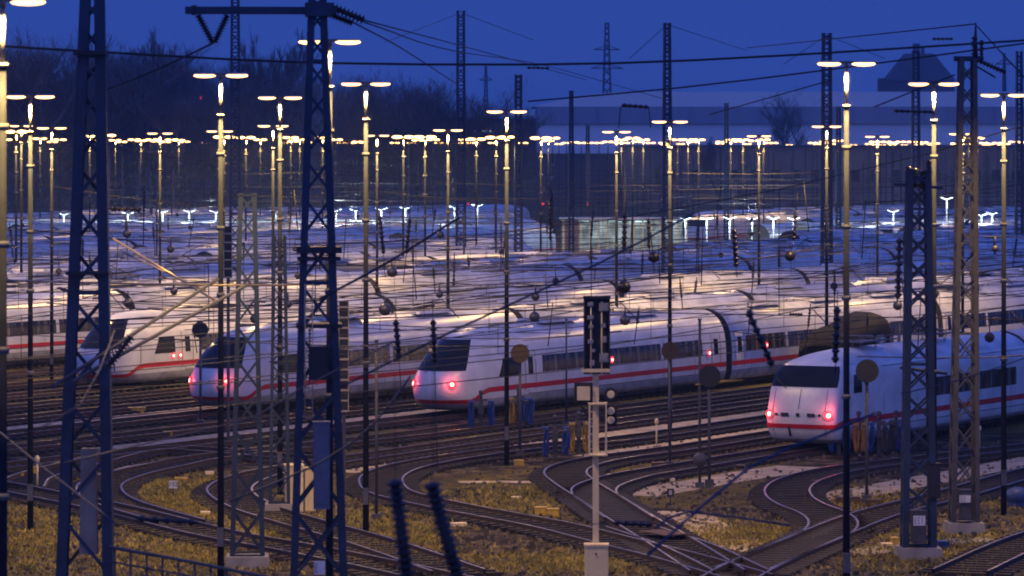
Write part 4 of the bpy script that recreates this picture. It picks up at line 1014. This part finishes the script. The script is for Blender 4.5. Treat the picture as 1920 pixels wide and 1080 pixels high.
def back_signal(x, yt, yb, base, label):
    s_ = (base - HY) / H; Y = F / s_; root = thing('railway_signal', label, 'signal', ((x - 960) / s_, Y, 0))
    z0, z1 = H - (yb - HY) / s_, H - (yt - HY) / s_
    mb = MB(); mb.box((0, 0, z1 / 2), (0.12, 0.12, z1)); build('post', mb, STEEL2, root)
    mb = MB(); mb.box((0, -0.1, (z0 + z1) / 2), (0.3, 0.14, z1 - z0)); build('signal_screen', mb, DARK, root)
    mb = MB()
    for sx_ in (-0.16, 0.16): mb.box((sx_, -0.18, (z0 + z1) / 2), (0.03, 0.03, z1 - z0))
    z = z0
    while z < z1: mb.box((0, -0.18, z), (0.32, 0.05, 0.06)); z += 0.35
    build('ladder', mb, mat('cream_ladder', (0.5, 0.42, 0.27), 0.5), root)
back_signal(645, 565, 770, 930, 'cream-framed signal back just right of the crossarm mast')
back_signal(428, 425, 520, 830, 'cream perforated post top left of the short mast')

# ------------------------------------------------------------------ service stands with hoses
def hose(mb, c, w_, h_, r_, lean=0.0):
    pts = []
    for k in range(17):
        a = math.pi * 2 * k / 16
        pts.append(Vector(c) + Vector((w_ / 2 * math.sin(a) + lean * math.cos(a), 0.03 * math.sin(3 * a), h_ / 2 * math.cos(a))))
    mb.tube(pts, r_, 6, cap=False)
YELH = mat('yellow_hose', (0.42, 0.27, 0.04), 0.5, 0, 0.4, 5)
def stand(x, yb, label, kinds, h_=1.3, rz=0.0):
    c = gp(x, yb); root = thing('service_stand', label, 'service stand', c, rz)
    mb = MB(); mb.box((0, 0, h_ / 2), (0.16, 0.16, h_)); mb.box((0, 0, h_ - 0.05), (0.5, 0.1, 0.08)); mb.tube([(0, 0, h_), (0, 0, h_ + 0.25)], 0.06, 8); mb.box((0, -0.12, h_ * .62), (0.24, 0.14, 0.3)); mb.blob((0, 0, h_ + 0.27), 0.1, 8, 6); build('post', mb, STEEL2, root)
    for dx, mt in kinds:
        mt = YELH if mt is YEL else mt
        mb = MB()
        for k in range(7): hose(mb, (dx + random.uniform(-.07, .07), -0.08 - 0.035 * k, h_ - 0.68 + random.uniform(-.05, .03)), random.uniform(.08, .18), random.uniform(0.85, 1.1), 0.022, random.uniform(-.08, .08))
        mb.box((dx, -0.15, h_ - 0.12), (0.24, 0.3, 0.09))
        build('hose', mb, mt, root)
stand(902, 806, 'service stand with blue hoses left of the brown disc post', [(-0.4, BLUEH), (0.42, BLUEH)])
stand(972, 800, 'service stand with yellow and blue hoses behind the brown disc post', [(-0.3, YEL), (0.2, BLUEH), (0.5, BLUEH)])
stand(1041, 860, 'service stand with two bundles of blue hose left of the signal', [(-0.38, BLUEH), (0.4, BLUEH)])
stand(1085, 852, 'service stand with yellow hoses right beside the signal', [(-0.25, YEL), (0.3, YEL), (0.5, BLUEH)])
stand(1572, 852, 'service stand with blue hoses at the blunt train corner', [(-0.3, BLUEH), (0.3, BLUEH)])
stand(1610, 852, 'service stand with bright yellow hoses beside the blunt train', [(-0.14, YEL), (0.22, YEL)])
stand(1648, 852, 'service stand with a white standpipe right of the yellow hoses', [(-0.3, BLUEH), (0.2, STEEL2)])
stand(1680, 850, 'service stand with grey hoses next to the dark mast', [(-0.2, STEEL2), (0.15, BLUEH)])

# ------------------------------------------------------------------ small yard things
def gbox(name, x, yb, w, h_, label, m, cat, legs=False, dep=0.35, rz=0.1, lift=0.0, cap=True):
    s_ = (yb - HY) / H; c = gp(x, yb); W_, H_ = w / s_, h_ / s_
    mb = MB(); mb.box((0, 0, H_ / 2 + lift), (W_, dep, H_)); 
    if cap: mb.box((0, 0, H_ + lift + 0.015), (W_ * 1.06, dep * 1.1, 0.03)); mb.box((0, -dep / 2 - 0.008, H_ / 2 + lift), (W_ * 0.85, 0.014, H_ * 0.8))
    if lift: mb.tube([(0, 0, 0), (0, 0, lift + 0.02)], 0.03, 6)
    return tag(build(name, mb, m, None, c, rz), label, cat)
cab1 = thing('equipment_cabinet', 'cream equipment cabinet standing in the grass beside the crossarm mast', 'cabinet', gp(551, 961), 0.15)
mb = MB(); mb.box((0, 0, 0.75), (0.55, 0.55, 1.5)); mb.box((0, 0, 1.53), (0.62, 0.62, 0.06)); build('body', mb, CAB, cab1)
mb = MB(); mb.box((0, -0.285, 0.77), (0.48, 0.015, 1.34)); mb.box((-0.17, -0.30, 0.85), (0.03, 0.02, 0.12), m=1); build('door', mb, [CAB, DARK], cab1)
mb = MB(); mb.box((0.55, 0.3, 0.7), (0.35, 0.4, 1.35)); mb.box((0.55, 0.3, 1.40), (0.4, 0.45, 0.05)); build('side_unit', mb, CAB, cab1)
gbox('relay_box', 1014, 967, 22, 15, 'left one of the two yellow boxes lying beside the curved track', YEL, 'box', rz=0.05)
gbox('relay_box', 1037, 968, 22, 13, 'right one of the two yellow boxes lying beside the curved track', YEL, 'box', rz=-0.05)
gbox('relay_box', 63, 893, 13, 12, 'small yellow box on the far left beside a slim pole', YEL, 'box', lift=0.1)
gbox('relay_box', 40, 898, 9, 9, 'smallest yellow box at the far left', YEL, 'box')
gbox('relay_box', 257, 774, 32, 9, 'long low yellow box under the drooping train nose', YEL, 'box')
gbox('relay_box', 315, 820, 17, 10, 'yellow box between the left tracks', YEL, 'box')
gbox('relay_box', 340, 904, 24, 7, 'low yellow box behind the white number sign', YEL, 'box')
gbox('point_motor', 973, 873, 18, 9, 'yellow domed box under the brown disc post', YEL, 'point motor')
gbox('point_motor', 1234, 880, 24, 12, 'brown-yellow domed box at the slim mast foot', BRN, 'point motor')
gbox('point_motor', 1590, 945, 40, 12, 'low yellowish point motor between the right hand curves', BRN, 'point motor')
gbox('point_motor', 1637, 948, 24, 10, 'second point motor right of the low yellowish one', BRN, 'point motor')
gbox('relay_box', 1677, 1023, 12, 14, 'yellow box at the foot of the dark mast', YEL, 'box')
gbox('relay_box', 1662, 1025, 20, 7, 'flat pale block beside the yellow box at the dark mast', CAB, 'block', cap=False)
gbox('relay_box', 1768, 1030, 20, 14, 'small blue box right of the dark mast foot', mat('box_blue', (0.04, 0.08, 0.2), 0.5), 'box')
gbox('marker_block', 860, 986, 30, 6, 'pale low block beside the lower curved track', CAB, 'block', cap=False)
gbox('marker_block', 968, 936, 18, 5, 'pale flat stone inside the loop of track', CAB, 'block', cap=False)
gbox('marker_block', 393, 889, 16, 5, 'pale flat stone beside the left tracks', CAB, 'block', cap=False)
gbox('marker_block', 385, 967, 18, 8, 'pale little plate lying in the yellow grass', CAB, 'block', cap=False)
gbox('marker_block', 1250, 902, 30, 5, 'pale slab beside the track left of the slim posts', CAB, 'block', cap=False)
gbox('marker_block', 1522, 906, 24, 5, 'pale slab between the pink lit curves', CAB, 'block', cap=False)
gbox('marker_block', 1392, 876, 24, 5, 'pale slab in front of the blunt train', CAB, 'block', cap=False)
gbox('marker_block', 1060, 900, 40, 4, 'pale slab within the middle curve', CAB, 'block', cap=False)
def small_sign(x, yb, w, h_, label, txt, dark=False):
    s_ = (yb - HY) / H; root = thing('number_sign', label, 'sign', gp(x, yb)); W_, H_ = w / s_, h_ / s_
    mb = MB(); mb.tube([(0, 0, 0), (0, 0, 0.35)], 0.025, 6); build('post', mb, STEEL2, root)
    mb = MB(); mb.box((0, -0.04, 0.3 + H_ / 2), (W_, 0.03, H_)); build('plate', mb, DARK if dark else PLATE, root)
    cu = bpy.data.curves.new('lettering', 'FONT'); cu.body = txt; cu.size = H_ * 0.85; cu.align_x = 'CENTER'; cu.align_y = 'CENTER'; cu.extrude = 0.003
    to = bpy.data.objects.new('lettering', cu); COL.objects.link(to); bpy.context.view_layer.update()
    tm_ = bpy.data.meshes.new_from_object(to.evaluated_get(bpy.context.evaluated_depsgraph_get())); bpy.data.objects.remove(to)
    tm_.materials.clear(); tm_.materials.append(PLATE if dark else PLTXT)
    o = bpy.data.objects.new('lettering', tm_); COL.objects.link(o); o.parent = root; o.location = (0, -0.062, 0.3 + H_ / 2); o.rotation_euler = (R(90), 0, 0)
small_sign(325, 932, 16, 14, 'small white number sign standing in the grass at the left', '152')
small_sign(1257, 948, 13, 15, 'small black sign with a white figure beside the crossing tracks', '8', True)
def marker_post(x, yb, label):
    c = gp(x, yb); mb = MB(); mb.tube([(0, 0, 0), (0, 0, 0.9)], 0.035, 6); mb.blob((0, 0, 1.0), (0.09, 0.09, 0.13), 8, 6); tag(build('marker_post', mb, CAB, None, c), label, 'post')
marker_post(1231, 838, 'small cream marker post on the bright walkway'); marker_post(1836, 852, 'small cream marker post behind the brown mast')
marker_post(70, 915, 'small cream marker post by the yellow boxes at the left')
# black drum at the right edge
mb = MB(); mb.blob((0, 0, 0.35), (0.42, 0.3, 0.3), 14, 9); mb.box((0, 0, 0.08), (0.6, 0.4, 0.16)); tag(build('signal_lantern', mb, mat('box_blue', (0.04, 0.08, 0.2), 0.5), None, gp(1908, 950)), 'dark blue round lantern low at the right edge', 'lantern')
# crossing plate
mb = MB(); mb.box((0, 0, 0.26), (0.85, 1.6, 0.03)); tag(build('crossing_plate', mb, RUST, None, gp(1245, 1015), 0.5), 'rusty brown plate where the tracks cross', 'plate')
# railing at the bottom left
fr = thing('railing', 'blue steel railing in the bottom left corner', 'railing', (0, 0, 0))
Yf = 76.0
tops = [at(205, 1026, Yf), at(330, 1048, Yf - 1), at(480, 1078, Yf - 2), at(560, 1092, Yf - 2.5)]
mb = MB(); mb.tube(tops, 0.035, 6); build('top_rail', mb, STEEL, fr)
mb = MB(); mb.tube([p - Vector((0, 0, 0.28)) for p in tops], 0.02, 5); mb.tube([p - Vector((0, 0, 1.0)) for p in tops], 0.02, 5); build('lower_rail', mb, STEEL, fr)
for k in range(12):
    f = k / 11; x = 215 + 330 * f; P0 = at(x, 1027 + 63 * f ** 1.05, Yf - 2.4 * f)
    mb = MB(); mb.tube([P0, P0 - Vector((0, 0, 1.15))], 0.025, 5); build('baluster', mb, STEEL, fr)
mb = MB(); c = at(380, 1140, Yf); mb.box((c.x - 1.5, Yf + 0.0, (c.z - 0.0) / 2), (6.0, 0.5, c.z)); build('plinth', mb, CONC, fr)

# ------------------------------------------------------------------ far yard: platform lights, wash hall
COOLP = mat('platform_tube', (0.8, 0.9, 0.9), 0.5, emit=(0.75, 0.93, 1.0), estr=1.3)
def platform_light(x, y, label, Y=425, h_=5.2, group=None, br=1):
    s_ = F / Y; z = H - (y - HY) / s_
    c = Vector(((x - 960) / s_, Y, 0)); root = thing('platform_light', label, 'platform light', c, 0, group)
    mb = MB(); mb.tube([(0, 0, 0), (0, 0, z)], 0.09, 6); build('post', mb, mat('platform_post_white', (0.35, 0.37, 0.38), 0.5), root)
    mb = MB(); mb.bar((0, 0, z), (-0.65, 0, z + 0.22), 0.14, 0.08); mb.bar((0, 0, z), (0.65, 0, z + 0.22), 0.14, 0.08); mb.box((0, -0.1, z - 0.55), (0.12, 0.05, 0.8)); build('tube_light', mb, COOLP, root)
    l = bpy.data.lights.new('platform_glow', 'POINT'); l.energy = 500; l.energy = 900; l.color = (0.8, 0.93, 1.0); l.shadow_soft_size = 0.3
    o = bpy.data.objects.new('platform_glow', l); COL.objects.link(o); o.parent = root; o.location = (0, -1.5, z + 1.2)
for i, (x, y) in enumerate([(120, 403), (240, 402), (305, 399), (355, 398), (405, 399), (518, 398), (630, 396), (667, 396), (715, 394), (760, 392), (852, 390), (895, 387), (1675, 398), (1775, 374), (1840, 405), (1860, 402)]):
    platform_light(x, y, 'white Y-shaped platform light at the back of the yard, left half' if x < 960 else 'white Y-shaped platform light at the back of the yard, far right', group='white platform lights left' if x < 960 else 'white platform lights right')
for i, (x, y) in enumerate([(1285, 412), (1325, 412), (1368, 411), (1410, 412), (1450, 411), (1488, 412)]):
    platform_light(x, y, 'white platform light in the short row right of the turquoise hall', group='white platform lights beside the hall', Y=400)
WH = thing('wash_hall', 'low open hall lit turquoise inside, in the middle of the yard', 'hall', ((1172 - 960) * 430 / F, 430, 0))
s_ = F / 430
hw = 118 / s_; hz = H - (412 - HY) / s_
TQ = mat('turquoise_interior', (0.62, 0.64, 0.64), 0.7, 0, 0.8, 0.6)
mb = MB(); mb.box((0, 3.2, hz / 2), (hw * 2, 0.3, hz)); build('back_wall', mb, TQ, WH)
mb = MB(); mb.box((0, 1.4, hz + 0.12), (hw * 2 + 0.6, 4.4, 0.24)); build('roof', mb, mat('hall_roof', (0.5, 0.5, 0.52), 0.6), WH)
for k in range(15):
    mb = MB(); mb.box((-hw + 0.15 + k * (hw * 2 - 0.3) / 14, -0.4, hz / 2), (0.22, 0.22, hz)); build('column', mb, CAB, WH)
mb = MB(); mb.box((-hw + 0.9, 0.5, hz / 2), (2.0, 1.6, hz * 0.98)); build('brick_panel', mb, mat('pink_brick', (0.32, 0.22, 0.2), 0.9), WH)
for k in range(4):
    l = bpy.data.lights.new('hall_light', 'POINT'); l.energy = 90; l.color = (0.8, 1.0, 1.0); l.shadow_soft_size = 0.3
    o = bpy.data.objects.new('hall_light', l); COL.objects.link(o); o.parent = WH; o.location = (-hw + 3 + k * (hw * 2 - 5) / 3, 1.2, hz - 0.6)
    mb = MB(); mb.box((-hw + 3 + k * (hw * 2 - 5) / 3, 1.2, hz - 0.2), (2.2, 0.2, 0.1)); build('tube_light', mb, COOL, WH)
for (x, y, lab) in [(297, 391, 'red signal light left of the middle-left pole row'), (333, 395, 'red signal light beside a platform light at the left'), (878, 383, 'red signal light in the middle distance'), (1018, 382, 'red signal light left of the turquoise hall'), (1103, 383, 'red signal light above the turquoise hall'), (1789, 363, 'red signal light behind the brown mast'), (376, 183, 'red light among the dark trees behind the tall lamp')]:
    Y = 640; s_ = F / Y; mb = MB(); z = H - (y - HY) / s_
    root = thing('signal_light', lab, 'signal', ((x - 960) / s_, Y, 0)); mb.tube([(0, 0, 0), (0, 0, z)], 0.08, 5); mb.box((0, 0, z), (0.6, 0.15, 0.9)); build('post', mb, DARK, root)
    mb = MB(); mb.tube([(0, -0.1, z), (0, -0.16, z)], 0.26, 10); build('red_lens', mb, TAILH, root)

# far catenary poles with brackets
for i in range(64):
    x = random.uniform(-20, 1940); Y = random.uniform(470, 760)
    root = thing('catenary_pole', 'thin catenary pole with a bracket in the dim far yard', 'catenary pole', ((x - 960) * Y / F, Y, 0), 0, 'thin catenary poles in the far yard')
    hh = random.uniform(8.5, 12.5)
    mb = MB(); mb.box((0, 0, hh / 2), (0.22, 0.22, hh)); build('post', mb, STEEL2, root)
    mb = MB(); sg = random.choice((-1, 1)); mb.tube([(0, 0, 6.6), (sg * 3, 0, 6.8)], 0.06, 5); mb.tube([(0, 0, 7.9), (sg * 3, 0, 6.8)], 0.05, 5); build('bracket', mb, STEEL2, root)
for i, (x0, x1, y0, y1, lab) in enumerate([(0, 640, 330, 322, 'far horizontal wire left of the crossarm mast'), (200, 1000, 350, 345, 'far horizontal wire behind the poles left of the middle'), (640, 1500, 360, 352, 'far horizontal wire in the middle of the picture'), (1100, 1920, 348, 340, 'far horizontal wire right of the middle'), (1300, 1920, 372, 368, 'lowest far horizontal wire at the right'), (0, 900, 372, 378, 'lowest far horizontal wire at the left'), (1280, 1560, 325, 322, 'short lit span left of the tallest right lamp')]):
    wire(lab, [(x0, y0, 480), ((x0 + x1) / 2, (y0 + y1) / 2 + 3, 480), (x1, y1, 480)], 0.05, STEEL2, 4)

# ------------------------------------------------------------------ far buildings
HW = mat('hall_white', (0.88, 0.90, 0.92), 0.6, 0, 0.08, 0.05); HB = mat('hall_grey_band', (0.30, 0.33, 0.42), 0.6, 0, 0.1, 0.05)
Yh = 1150.0; s_ = F / Yh
def hx(x): return (x - 960) / s_
def hzz(y): return H + (HY - y) / s_
hall = thing('large_hall', 'huge pale flat-roofed hall with a grey band behind the lamps on the right', 'hall', (hx(1500), Yh, 0))
x0, x1 = hx(1010) - hx(1500), hx(2150) - hx(1500); cx = (x0 + x1) / 2; wd = x1 - x0
mb = MB(); mb.box((cx, 40, hzz(232) / 2), (wd, 80, hzz(232))); build('lower_wall', mb, HW, hall)
mb = MB(); mb.box((cx, 39.5, (hzz(232) + hzz(200)) / 2), (wd + 1, 81, hzz(200) - hzz(232))); build('grey_band', mb, HB, hall)
mb = MB()
rows_ = []
for yy in (0.0, 84.0):
    rows_.append([Vector((x0 - 2 + (wd + 4) * f, yy - 1, hzz(200) + (hzz(172) - hzz(200)) * min(1, math.sin(min(1, f * 6) * math.pi / 2)))) for f in [i / 60 for i in range(61)]])
mb.grid([[Vector((p.x, -1, hzz(200))) for p in rows_[0]], rows_[0], rows_[1]], 0, False, flip=False); build('roof', mb, HW, hall)
mb = MB()
for k in range(26): mb.box((x0 + wd * (k + .5) / 26, -1.35, hzz(216)), (0.25, 0.3, hzz(200) - hzz(232)))
build('facade_rib', mb, HB, hall)
# pyramid-roofed hall
Yp = 1400.0; s_ = F / Yp
pr = thing('pyramid_hall', 'dark building with a truncated pyramid roof and a small lantern on top', 'building', (hx(1722), Yp, 0))
DKB = mat('dark_slate', (0.07, 0.075, 0.10), 0.8, 0, 0.3, 0.1)
def frustum(mb, w0, w1, z0, z1, d0, d1, m=0):
    b0 = len(mb.v)
    for w_, d_, z in ((w0, d0, z0), (w1, d1, z1)):
        for a, c in ((-1, -1), (1, -1), (1, 1), (-1, 1)): mb.v.append(Vector((a * w_, c * d_, z)))
    for q in ((0, 3, 2, 1), (4, 5, 6, 7), (0, 1, 5, 4), (1, 2, 6, 5), (2, 3, 7, 6), (3, 0, 4, 7)): mb.face([b0 + i for i in q], m)
mb = MB(); frustum(mb, 62 / s_, 62 / s_, 0, hzz(152), 10, 10); build('wall', mb, DKB, pr)
mb = MB(); frustum(mb, 64 / s_, 26 / s_, hzz(152), hzz(101), 11, 5); build('roof', mb, DKB, pr)
mb = MB(); mb.box((-4 / s_, 0, hzz(92)), (12 / s_, 3, 20 / s_)); mb.box((8 / s_, 0, hzz(96)), (6 / s_, 2, 14 / s_)); build('lantern', mb, DKB, pr)
mb = MB(); mb.box((-66 / s_, 0, hzz(147) / 2), (18 / s_, 8, hzz(147))); build('side_wing', mb, DKB, pr)
# long dark shed closing the yard
Yd = 820.0; s_ = F / Yd
BR = mat('dim_brick', (0.34, 0.22, 0.17), 0.9, 0, 0.5, 0.12)
sh = thing('long_shed', 'long dark brick shed closing the yard behind the lamps on the right', 'building', (hx(1560), Yd, 0))
xa, xb = (1170 - 1560) / s_, (2000 - 1560) / s_
mb = MB(); mb.box(((xa + xb) / 2, 12, (hzz(276)) / 2), (xb - xa, 24, hzz(276))); build('wall', mb, BR, sh)
mb = MB(); mb.box(((xa + xb) / 2, 12, hzz(274)), (xb - xa + 1, 25, 0.5)); build('roof', mb, DKB, sh)
for k in range(22):
    mb = MB(); mb.box((xa + (xb - xa) * (k + .5) / 22, -0.03, 6.5), (1.8, 0.1, 2.6)); build('window', mb, GLASS, sh)
mb = MB(); mb.box((xa + 3.4, -3, hzz(300) / 2), (6.2, 6, hzz(300))); build('gable_block', mb, mat('warm_brick', (0.30, 0.2, 0.13), 0.9, 0, .25, .4), sh)
# dark station building with lit strips, left of the middle
Yt = 760.0; s_ = F / Yt
st = thing('goods_station', 'long dark building with a pale eaves strip and a turquoise lit window strip', 'building', (hx(800), Yt, 0))
xa, xb = (640 - 800) / s_, (1005 - 800) / s_
mb = MB(); mb.box(((xa + xb) / 2, 10, hzz(222) / 2), (xb - xa, 20, hzz(222))); build('wall', mb, DKB, st)
mb = MB(); mb.box(((xa + xb) / 2 + 2, 9, hzz(215)), (xb - xa - 5, 22, 0.55)); build('roof', mb, HW, st)
mb = MB()
for k in range(30):
    if k % 7 != 5: mb.box((xa + 0.8 + (xb - xa - 8) * k / 30, -0.04, hzz(246)), (0.8, 0.1, 0.35))
build('window_strip', mb, COOL, st)
# low dark buildings far left
for (x0_, x1_, yt, Y_, lab) in [(-40, 330, 292, 900, 'low dark shed under the bare trees at the far left'), (330, 660, 288, 860, 'low dark shed under the bare trees left of the crossarm mast'), (980, 1180, 290, 840, 'low dark shed between the station and the long brick shed')]:
    s_ = F / Y_; b_ = thing('low_shed', lab, 'shed', (hx((x0_ + x1_) / 2), Y_, 0)); w_ = (x1_ - x0_) / s_; zz = hzz(yt)
    mb = MB(); mb.box((0, 5, zz / 2), (w_, 10, zz)); build('wall', mb, DKB, b_); mb = MB(); mb.box((0, 5, zz + 0.15), (w_ + 0.8, 11, 0.3)); build('roof', mb, GEAR, b_)

# ------------------------------------------------------------------ bare trees
def tree_mesh(seed, poplar=False, dens=1.0):
    rnd = random.Random(seed); wood = MB(); tw = MB()
    def br(p, d_, L, r_, lev):
        n = 3; pts = [p]; q = p
        for i in range(n):
            d_ = (d_ + Vector((rnd.gauss(0, .12), rnd.gauss(0, .12), rnd.gauss(0.04, .06)))).normalized(); q = q + d_ * (L / n); pts.append(q)
        if lev < 3: wood.tube(pts, [r_ * (1 - 0.45 * i / n) for i in range(n + 1)], 5, cap=False)
        else:
            for a, b_ in zip(pts, pts[1:]):
                s0 = Vector((-(b_ - a).y, (b_ - a).x, 0)); s0 = s0.normalized() * r_ if s0.length > 1e-6 else Vector((r_, 0, 0))
                k = len(tw.v); tw.v += [a - s0, a + s0, b_ + s0 * .6, b_ - s0 * .6]; tw.face((k, k + 1, k + 2, k + 3))
        if lev >= 5: return
        kids = {0: 9, 1: 6, 2: 6, 3: 5, 4: 5}[lev]
        for k in range(int(kids * (dens if lev > 1 else 1))):
            f = rnd.uniform(0.25, 1.0); base = pts[0].lerp(pts[-1], f) if lev else pts[min(n, int(f * n))]
            base = pts[min(n - 1, int(f * n))].lerp(pts[min(n, int(f * n) + 1)], f * n - int(f * n)) if f < 1 else pts[-1]
            a = rnd.uniform(0, 6.28); tilt = (0.25 if poplar else rnd.uniform(0.5, 1.05))
            side_ = Vector((math.cos(a), math.sin(a), 0)); nd = (d_ * math.cos(tilt) + side_ * math.sin(tilt) + Vector((0, 0, .25 if not poplar else .6))).normalized()
            br(base, nd, L * rnd.uniform(0.42, 0.68) * (0.75 if poplar and lev == 0 else 1), r_ * 0.5, lev + 1)
    br(Vector((0, 0, 0)), Vector((0, 0, 1)), 11.0, 0.32, 0)
    return wood.mesh('trunk', BARK), tw.mesh('crown', BARK), max(v.z for v in tw.v)
TREES = [tree_mesh(1), tree_mesh(2), tree_mesh(5), tree_mesh(8)]; POPS = [tree_mesh(3, True), tree_mesh(9, True)]
def tree(x, yt, Y, label, pop=False, group=None, wide=1.0):
    tm = random.choice(POPS if pop else TREES); s_ = F / Y; hgt = H + (HY - yt) / s_
    root = thing('bare_poplar' if pop else 'bare_tree', label, 'tree', ((x - 960) / s_, Y, 0), random.uniform(0, 6.28), group)
    k = hgt / tm[2]; root.scale = (k * wide, k * wide, k)
    link('trunk', tm[0], root); link('crown', tm[1], root)
big = 'bare winter tree in the dark wood at the top left'
for x, yt in [(-30, 40), (15, 45), (50, 62), (85, 40), (120, 36), (150, 62), (190, 110), (215, 95), (245, 92), (265, 105), (5, 120), (60, 120), (105, 115), (140, 140), (180, 150), (230, 150)]:
    tree(x, yt, random.uniform(560, 700), big, group='bare trees of the dark wood at the top left', wide=1.25)
for x, yt in [(320, 88), (350, 80), (385, 86), (415, 100), (455, 100), (480, 104), (505, 118), (335, 150), (370, 150), (435, 150), (485, 150), (540, 125), (300, 140), (570, 130), (600, 140)]:
    tree(x, yt, random.uniform(580, 720), 'bare winter tree in the wood behind the tall lamp and the crossarm mast', group='bare trees behind the crossarm mast', wide=1.15)
for x, yt in [(655, 118), (690, 128), (720, 126), (745, 118), (770, 132), (795, 130), (820, 140), (850, 150), (885, 160), (915, 172), (940, 182), (700, 165), (760, 170), (810, 172)]:
    tree(x, yt, random.uniform(640, 740), 'bare winter tree behind the dark station building', group='bare trees behind the station', wide=1.15)
tree(288, 44, 690, 'tall slim poplar standing above the wood right of the leftmost mast', True, wide=1.3); tree(526, 42, 700, 'tall poplar left of the crossarm mast', True, wide=1.2); tree(546, 46, 710, 'tall poplar half hidden behind the crossarm mast', True, wide=1.2)
tree(1482, 152, 1100, 'lone bare bush above the roof of the pale hall', wide=1.0)
tree(1346, 252, 700, 'dark conifer-like bush in front of the pale hall', True, wide=1.4)
# thicket filling the foot of the wood
mb = MB(); rnd = random.Random(4)
for i in range(26000):
    x = rnd.uniform(-40, 1010) if i % 4 else rnd.uniform(-40, 640); Y = rnd.uniform(650, 760); top = H + (HY - (205 if x < 640 else 232)) * Y / F
    c = Vector(((x - 960) * Y / F, Y, rnd.uniform(0, 1) ** 0.8 * top)); a = rnd.uniform(0, 3.14); L = rnd.uniform(.6, 1.6); w_ = rnd.uniform(.03, .09)
    d_ = Vector((math.cos(a) * .6, 0, 1)).normalized() * L; k = len(mb.v); mb.v += [c, c + Vector((w_, 0, 0)), c + d_ + Vector((w_ * .5, 0.2, 0)), c + d_]; mb.face((k, k + 1, k + 2, k + 3))
tag(build('thicket', mb, BARK), 'dense dark undergrowth at the foot of the bare wood', 'undergrowth', kind='stuff')
# distant hills behind everything
mb = MB(); rows_ = [[], []]
for i in range(60):
    x = -700 + i * 24; z = 14 + 9 * abs(math.sin(i * .37)) + 5 * math.sin(i * 1.3)
    rows_[0].append(Vector((x, 2600, 0))); rows_[1].append(Vector((x, 2700, max(8, z))))
mb.grid(rows_, 0, True, flip=False); tag(build('hills', mb, mat('hill_dark', (0.05, 0.05, 0.07), 0.9)), kind='structure')
for k_ in [o for o in bpy.data.objects if '_s' in o]:
    del k_['_s']; del k_['_top']
